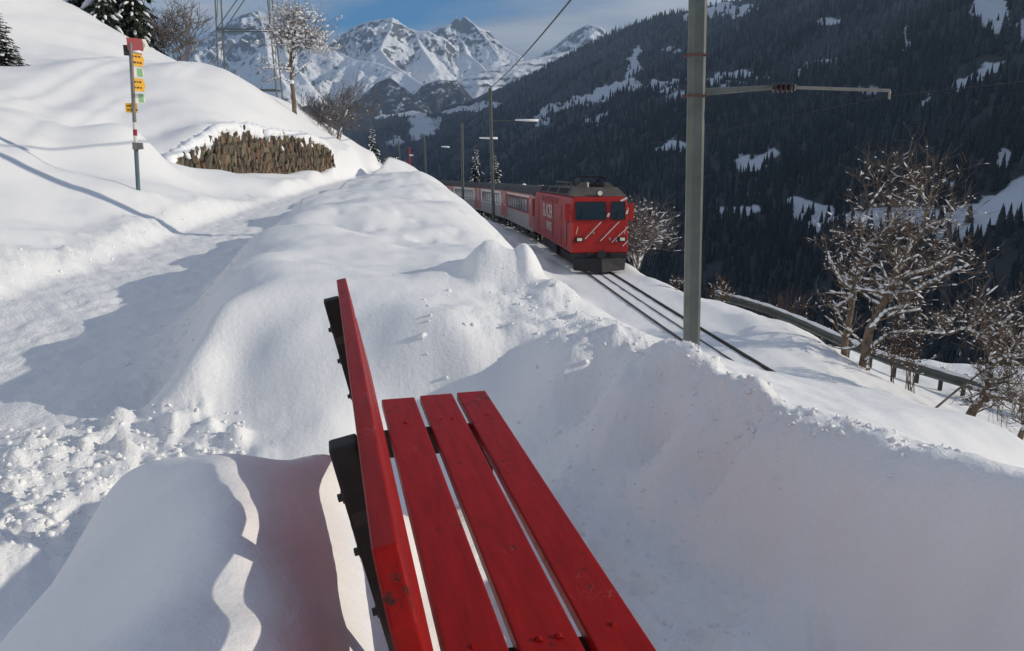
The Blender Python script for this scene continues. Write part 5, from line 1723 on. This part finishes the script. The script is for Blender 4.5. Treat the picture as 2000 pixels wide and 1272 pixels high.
# ------------------------------------------------------------------ detailed spruces
def spruce_meshes(seed, layers=22, per=11, snow=0.5):
    """unit-height spruce: trunk mesh, needle boughs and snow on them"""
    rg = random.Random(seed)
    tk = MB(); tk.tube([(0, 0, -0.03), (0, 0, 0.5), (0, 0, 0.98)], [0.018, 0.010, 0.002], 7)
    nd, sn = MB(), MB()
    for l in range(layers):
        t = l / (layers - 1)
        z = 0.05 + 0.92 * t ** 0.92
        L_ = 0.20 * (1 - t) ** 0.85 + 0.010
        k = max(5, int(per * (1 - 0.5 * t)))
        for j in range(k):
            a = 2 * math.pi * (j + rg.random() * .8) / k
            ln = L_ * rg.uniform(0.65, 1.15)
            droop = rg.uniform(0.15, 0.55) * (1 - 0.5 * t)
            zz = z + rg.uniform(-.012, .012)
            n = 4
            c, s = math.cos(a), math.sin(a)
            spine = []
            for i in range(n + 1):
                q = i / n
                r = ln * q
                spine.append(Vector((c * r, s * r, zz - droop * ln * q * q * 1.2 + 0.02 * q * ln)))
            side = Vector((-s, c, 0))
            for i in range(n):
                w = ln * 0.30 * (1 - abs(i / n - 0.35)) * rg.uniform(.7, 1.2)
                p0, p1 = spine[i], spine[i + 1]
                dn = Vector((0, 0, -w * 0.55))
                for sd in (-1, 1):
                    tip = p0.lerp(p1, 1.05) + side * sd * w + dn * rg.uniform(.5, 1.2)
                    nd.poly([p0, p1, tip], [(0, 1, 2)])
                    tip2 = p0.lerp(p1, .6) + side * sd * w * .45 + dn * rg.uniform(1.1, 1.9)
                    nd.poly([p0, p1, tip2], [(0, 1, 2)])
            nd.poly([spine[-1] + side * ln * .05, spine[-1] - side * ln * .05, spine[-1] + (spine[-1] - spine[-2]) * .7], [(0, 1, 2)])
            if rg.random() < snow:
                i = rg.randint(1, n - 1)
                p0, p1 = spine[i], spine[min(i + 1, n)]
                o = Vector((0, 0, 0.006))
                sn.tube([p0.lerp(p1, -.4) + o, p0.lerp(p1, .5) + o * 1.6, p0.lerp(p1, 1.3) + o * .6], [ln * .05, ln * .10, ln * .04], 5)
    return tk.mesh('trunk', M['bark']), nd.mesh('boughs', M['needles']), sn.mesh('snow', M['tree_snow'], True)


SPR = [spruce_meshes(1, snow=.75), spruce_meshes(2, snow=.5), spruce_meshes(3, 26, 12, .3)]


def spruce(loc, h, kind, label, group=None, wide=1.0, rz=0.0):
    root = empty('spruce', loc, rz)
    root.scale = (h * wide, h * wide, h)
    tag(root, label, 'spruce', group)
    for n_, me in zip(('trunk', 'boughs', 'snow'), SPR[kind]):
        o = link(bpy.data.objects.new(n_, me)); o.parent = root
        if n_ == 'snow': o['kind'] = 'stuff'
    return root


p = atY(729, 324, 70.0); spruce((p.x, p.y, p.z - .5), 80 / F * 70.0 + .5, 0, 'small snowy spruce at the end of the path left of the red marker', 'snowy spruces beyond the bank', 1.15)
p = atY(930, 362, 92.0); spruce((p.x, p.y, p.z - 1.2), (362 - 282) / F * 92 + 1.2, 0, 'snowy spruce behind the train, left one of the pair beside the mast', 'snowy spruces beyond the bank', 1.0, .5)
p = atY(966, 362, 92.0); spruce((p.x, p.y, p.z - 1.2), (362 - 296) / F * 92 + 1.2, 0, 'snowy spruce behind the train, right one of the pair beside the mast', 'snowy spruces beyond the bank', 1.1, 2.0)
for (u, v, Y, h, k, w, lab) in [(165, 38, 64, 9, 2, 1.0, 'dark spruce on the left skyline, leftmost and mostly cut off by the top edge'),
                             (207, 62, 60, 8, 1, .8, 'slim frosted spruce on the left skyline between two darker ones'),
                             (242, 78, 64, 13, 2, 1.05, 'big dark spruce rising out of view on the left skyline'),
                             (268, 96, 62, 8.5, 2, .9, 'dark spruce nearest the marker sign on the left skyline, lowest of the row'),
                             (225, 60, 68, 12, 2, 1.0, 'dark spruce behind the slim frosted one on the left skyline')]:
    p = atY(u, v, Y); spruce((p.x, p.y, p.z - .6), h, k, lab, 'spruces on the left skyline', w, u * .7)
p = atY(2, 92, 34.0); spruce((p.x - .1, p.y, gz(p.x, p.y) - .1), 2.7, 1, 'small dark pine poking from the snow in the top left corner', None, 2.0)
p = atY(33, 86, 33.0); spruce((p.x, p.y, gz(p.x, p.y) - .1), .75, 1, 'tiny conifer tip in the snow right of the corner pine', None, 1.6)


# ------------------------------------------------------------------ pylon on the left skyline
def build_pylon():
    Y = 78.0
    cl = atY(424, 60, Y); cr = atY(541, 100, Y)
    x0, x1 = cl.x, cr.x
    c = Vector(((x0 + x1) / 2, Y, -4.0))
    root = empty('lattice_pylon', tuple(c))
    tag(root, 'grey lattice power pylon standing behind the left crest, its top out of view', 'pylon')
    hw = (x1 - x0) / 2
    def leg(sx, sy, z): return Vector((sx * (hw * 1.10 - 0.035 * (z + 0)) * 1.0, sy * (1.1 - 0.02 * z), z))
    zs = [-2, 4, 9.5, 15, 21, 27]
    for sx in (-1, 1):
        for sy in (-1, 1):
            mb = MB(); mb.tube([leg(sx, sy, z) for z in zs], 0.075, 4); mb.build('leg', M['steel'], root)
    for i, z in enumerate(zs[1:]):
        mb = MB()
        for sy in (-1, 1): mb.tube([leg(-1, sy, z), leg(1, sy, z)], 0.06, 4)
        for sx in (-1, 1): mb.tube([leg(sx, -1, z), leg(sx, 1, z)], 0.05, 4)
        mb.build('brace', M['steel'], root)
    for i in range(len(zs) - 1):
        mb = MB()
        for sx in (-1, 1):
            mb.tube([leg(sx, -1, zs[i]), leg(sx, 1, zs[i + 1])], 0.035, 4)
        if i >= 3:
            for sy in (-1, 1): mb.tube([leg(-1, sy, zs[i]), leg(1, sy, zs[i + 1])], 0.05, 4)
        mb.build('lacing', M['steel'], root)
    for z in (23, 27):
        mb = MB(); mb.tube([(-8, 0, z), (8, 0, z)], .09, 4); mb.tube([(-8, 0, z), (0, 0, z + 1.6), (8, 0, z)], .07, 4); mb.build('crossarm', M['steel'], root)


build_pylon()


# ------------------------------------------------------------------ footpath signpost
def build_signpost():
    Y = 15.0
    foot = atY(270, 370, Y); head = atY(254, 78, Y)
    root = empty('footpath_signpost', (foot.x, Y, foot.z))
    tag(root, 'hiking signpost with yellow and red direction boards in the snow left of the path', 'signpost')
    def at(v): return foot.lerp(head, (370 - v) / 292.0) - root.location
    r = 0.034
    mb = MB(); mb.tube([at(392), at(288)], r * 1.15, 10); mb.build('lower_post', M['post_blue'], root, smooth=False)
    mb = MB(); mb.tube([at(290), at(276)], r * 1.9, 8); mb.box(at(283) + Vector((0.08, -.02, 0)), (0.12, .05, .12)); mb.build('clamp', M['post_grey'], root)
    mb = MB(); mb.tube([at(276), at(84)], r, 10); mb.build('upper_post', M['post_grey'], root)
    mb = MB(); mb.tube([at(276), at(262.5)], r * 1.08, 10); mb.build('band', M['sign_white'], root)
    mb = MB(); mb.tube([at(262.5), at(250)], r * 1.08, 10); mb.build('band', M['sign_red'], root)
    mb = MB(); mb.tube([at(250), at(236)], r * 1.08, 10); mb.build('band', M['sign_white'], root)

    def board(v0, v1, off, length, mat, rot, point=0, name='direction_board', marks=0, inset=None):
        """a board with an arrow point, fixed to one side of the post"""
        c = at((v0 + v1) / 2); h = abs(v1 - v0) / 292.0 * (head - foot).length
        a = Matrix.Rotation(rot, 3, 'Z')
        out = [(0, -h / 2), (length, -h / 2)] + ([(length + point, 0)] if point else []) + [(length, h / 2), (0, h / 2)]
        n = len(out)
        pts = [a @ Vector((x + off, -.006, z)) + c for x, z in out] + [a @ Vector((x + off, .006, z)) + c for x, z in out]
        fs = [tuple(range(n)), tuple(range(2 * n - 1, n - 1, -1))] + [(i, i + n, (i + 1) % n + n, (i + 1) % n) for i in range(n)]
        mb = MB(); mb.poly(pts, fs); bo = mb.build(name, mat, root)
        if inset is not None:
            mb = MB(); pts = [a @ Vector((x + off, -.009, z)) + c for x, z in ((length * .45, -h * .42), (length * .97, -h * .42), (length * .97, h * .42), (length * .45, h * .42))]
            mb.poly(pts, [(0, 1, 2, 3)]); mb.build('colour_field', inset, bo)
        for k in range(marks):
            zc = h * (0.22 - 0.44 * k / max(1, marks - 1))
            mb = MB()
            rg = random.Random(k + int(v0)); x = length * .12
            while x < length * .8:
                w = rg.uniform(.03, .07)
                pts = [a @ Vector((xx + off, -.008, zc + zz)) + c for xx, zz in ((x, -h * .07), (x + w, -h * .07), (x + w, h * .07), (x, h * .07))]
                mb.poly(pts, [(0, 1, 2, 3)]); x += w + .018
            mb.build('print', M['sign_dark'], bo)
        return bo
    R1 = 0
    b = board(98, 74, -0.06, 0.28, M['sign_red'], R(52), .06, marks=0)
    board(98, 74, 0.225, 0.07, M['sign_white'], R(52), .05, 'arrow_tip')
    board(108, 88, -0.12, 0.13, M['dark_steel'], R(25), 0, 'junction_box')
    board(127, 101, 0.0, 0.24, M['sign_yellow'], R(66), .05, marks=2)
    board(148, 129, 0.0, 0.24, M['sign_white'], R(66), .04, marks=0, inset=M['sign_green'])
    board(175, 150, 0.0, 0.24, M['sign_yellow'], R(66), .05, marks=2)
    board(198, 179, 0.02, 0.22, M['sign_white'], R(68), .04, marks=0, inset=M['sign_green'])
    board(217, 199, -0.14, 0.20, M['sign_yellow'], R(22), 0, 'route_plate', marks=2)
    mb = MB(); cc = at(101) + Matrix.Rotation(R(56), 3, 'Z') @ Vector((.16, 0, .02)); mb.tube([cc - Vector((.07, .1, 0)), cc, cc + Vector((.07, .1, 0))], [.02, .035, .02], 7); mb.build('snow_cap', M['tree_snow'], root, smooth=True)


build_signpost()


def build_marker():
    p = atY(801, 328, 50.0)
    root = empty('marker_post', (p.x, p.y, p.z))
    tag(root, 'thin red marker post with a small pale crosspiece on the crest of the bank', 'marker post')
    h = 38 / F * 50
    mb = MB(); mb.tube([(0, 0, -.2), (0, 0, h)], .045, 8); mb.build('post', M['train_red'], root)
    mb = MB(); mb.box((.10, -.03, h * .62), (.24, .03, .10)); mb.build('crosspiece', M['sign_white'], root)
    p = atY(793, 326, 50.5)
    mb = MB(); mb.tube([(0, 0, -.2), (0, 0, .55)], .03, 6); o = mb.build('marker_stake', M['train_red']); o.location = (p.x, p.y, p.z - .1)
    tag(o, 'short red stake in the snow left of the marker post', 'stake')


build_marker()


# ------------------------------------------------------------------ the red bench
def build_bench():
    d, side, up, o0 = BD, BS, BU, BO
    mat = Matrix((side, d, up)).transposed().to_4x4(); mat.translation = o0
    root = empty('bench', (0, 0, 0)); root.matrix_world = mat
    tag(root, 'red slatted wooden bench with dark posts dug out of the deep snow', 'bench')
    rg = random.Random(3)
    T = 0.036
    w, gap = 0.135, 0.022

    def plank(x0, x1, y0, y1, z0, z1, name, mat_, bev=0.007, warp=0.0):
        mb = MB(); n = 14; pts = []
        for i in range(n + 1):
            y = y0 + (y1 - y0) * i / n
            k = warp * math.sin(i / n * 3.1 + x0 * 30)
            pts += [(x0 + k, y, z0), (x1 + k, y, z0), (x1 + k, y, z1), (x0 + k, y, z1)]
        fs = [(0, 1, 2, 3), tuple(n * 4 + j for j in (3, 2, 1, 0))]
        for i in range(n):
            a = i * 4
            for j in range(4):
                j2 = (j + 1) % 4
                fs.append((a + j, a + 4 + j, a + 4 + j2, a + j2))
        mb.poly(pts, fs)
        return mb.build(name, mat_, root, bevel=bev, seg=3)
    far = (0.0, 0.012, 0.016)
    for k in range(3):
        x0 = k * (w + gap)
        plank(x0, x0 + w - (0.012 if k == 2 else 0), -2.28, far[k], -T, 0, 'seat_slat', M['bench_red'], warp=.0015)
    # backrest, leaning back
    rec = BREC
    ca, sa = math.cos(rec), math.sin(rec)
    B0 = Vector((-0.014, 0, 0.0))                             # foot line of the backrest's front face
    def bp(h, t): return (B0.x - sa * h - ca * t, B0.z + ca * h - sa * t)
    def board(h0, h1, y0, y1, ch=0.0, name='backrest_board'):
        mb = MB()
        ys = [(y0, h1 - ch * 0.95)] + ([(y0 + ch, h1)] if ch else []) + [(y0 + (y1 - y0) * i / 8, h1) for i in range(1, 9)]
        pts = []
        for (y, ht) in ys:
            for (h, t) in ((h0, 0.0), (ht, 0.0), (ht, 0.037), (h0, 0.037)):
                x, z = bp(h, t); pts.append((x, y, z))
        n = len(ys) - 1
        fs = [(0, 1, 2, 3), tuple(n * 4 + j for j in (3, 2, 1, 0))]
        for i in range(n):
            a = i * 4
            for j in range(4):
                j2 = (j + 1) % 4
                fs.append((a + j, a + 4 + j, a + 4 + j2, a + j2))
        mb.poly(pts, fs)
        return mb.build(name, M['bench_red'], root, bevel=.006, seg=3)
    board(0.385, 0.520, -2.155, 0.0, 0.077)
    board(0.212, 0.352, -2.30, 0.01)
    board(0.112, 0.2095, -2.30, 0.012)
    # posts behind the boards, cross beams and front legs of dark wood
    for yp in (-0.285, -1.640):
        mb = MB()
        pts = []
        for (h, t0, t1) in ((-0.75, 0.038, 0.080), (0.510, 0.038, 0.092)):
            for (yy, t) in ((yp - .027, t0), (yp + .027, t0), (yp + .027, t1), (yp - .027, t1)):
                x, z = bp(h, t); pts.append((x, yy, z))
        mb.poly(pts, [(0, 1, 5, 4), (1, 2, 6, 5), (2, 3, 7, 6), (3, 0, 4, 7), (4, 5, 6, 7), (3, 2, 1, 0)])
        po = mb.build('post', M['dark_wood'], root, bevel=.006)
        for h in (0.40, 0.28, 0.14):
            x, z = bp(h, 0.080 + 0.012 * (h + .75) / 1.26 - .002)
            mb = MB(); dr = Vector((-ca, 0, -sa)); c = Vector((x, yp, z))
            mb.tube([c, c + dr * .005], .014, 8); mb.tube([c + dr * .005, c + dr * .013], .008, 6)
            mb.build('bolt', M['dark_steel'], po)
        mb = MB(); mb.box((0.20, yp, -T - 0.045), (0.50, .07, .088)); mb.build('cross_beam', M['dark_wood'], root, bevel=.005)
        mb = MB(); mb.box((0.36, yp, -T - 0.32), (0.075, .068, .45)); mb.build('leg', M['dark_wood'], root, bevel=.005)
        for k in range(3):
            for q in ((0.5,) if k != 1 else (0.35, 0.68)):
                x0 = k * (w + gap) + w * q
                mb = MB(); mb.tube([(x0, yp + rg.uniform(-.01, .01), -.004), (x0, yp, .0025)], [.011, .008], 9); mb.build('bolt', M['bench_red'], root)


build_bench()

def build_crumbs():
    """loose crumbs and clods of snow on the bank crest, the alcove floor, the heap's foot and the path edges"""
    rg = random.Random(17); P = []
    for _ in range(420):
        a = rg.choice(CREST[:10]); p = atZ(a[0] + rg.uniform(-80, 80), a[1] + rg.uniform(4, 45), a[2] - .01); P.append((p.x, p.y, abs(rg.gauss(0, .007)) + .003))
    for _ in range(350):
        p = atZ(rg.uniform(960, 1460), rg.uniform(830, 1270), -1.41); P.append((p.x, p.y, abs(rg.gauss(0, .006)) + .003))
    for _ in range(700):
        p = atZ(rg.uniform(0, 480), rg.uniform(835, 1060), -1.5); P.append((p.x, p.y, abs(rg.gauss(0, .010)) + .003))
    for _ in range(500):
        y = 4.2 + 16 * rg.random() ** 1.6; sd = rg.choice((-1, 1))
        x = np.interp(y, [q[1] for q in PATH], [q[0] for q in PATH]) + sd * np.interp(y, [q[1] for q in PATH], PATH_W) * rg.gauss(1.0, .13)
        P.append((x, y, abs(rg.gauss(0, .010)) + .004))
    for _ in range(60):
        p = atZ(rg.uniform(820, 1120), rg.uniform(585, 720), -1.03); P.append((p.x, p.y, abs(rg.gauss(0, .009)) + .005))
    A = np.array(P); Z, _r = ground(A[:, 0], A[:, 1])
    bm = bmesh.new(); bmesh.ops.create_icosphere(bm, subdivisions=1, radius=1.0)
    sv = np.array([v.co[:] for v in bm.verts]); st = np.array([[v.index for v in f.verts] for f in bm.faces]); bm.free()
    rs = np.random.RandomState(9); n = len(A)
    V = sv[None] * rs.uniform(.4, 1.35, (n, len(sv), 1)) * np.stack([np.ones(n), rs.uniform(.7, 1.2, n), rs.uniform(.6, 1, n)], 1)[:, None] * A[:, 2][:, None, None]
    V = V + np.stack([A[:, 0], A[:, 1], Z + A[:, 2] * .05], 1)[:, None]
    T = st[None] + (np.arange(n) * len(sv))[:, None, None]
    me = np_mesh('snow_crumbs', V.reshape(-1, 3), None, T.reshape(-1, 3)); me.materials.append(M['snow'])
    attr(me, 'rough', np.full(len(me.vertices), .2))
    tag(link(bpy.data.objects.new('snow_crumbs', me)), 'loose crumbs of snow along the bank and the path', 'snow', kind='stuff')


build_crumbs()

# ------------------------------------------------------------------ air between here and the mountains
def build_haze():
    m = bpy.data.materials.new('valley_haze'); m.use_nodes = True
    nt = m.node_tree; nt.nodes.clear()
    out = nt.nodes.new('ShaderNodeOutputMaterial')
    pv = nt.nodes.new('ShaderNodeVolumePrincipled')
    pv.inputs['Color'].default_value = (0.50, 0.70, 1.0, 1)
    pv.inputs['Density'].default_value = 8.0e-5
    pv.inputs['Anisotropy'].default_value = 0.2
    nt.links.new(pv.outputs[0], out.inputs['Volume'])
    mb = MB(); mb.box((0, 3500, 600), (14000, 12800, 2060))
    o = mb.build('haze', m)
    tag(o, 'thin blue winter haze filling the valley', 'haze', kind='stuff')


build_haze()
bpy.context.view_layer.update()
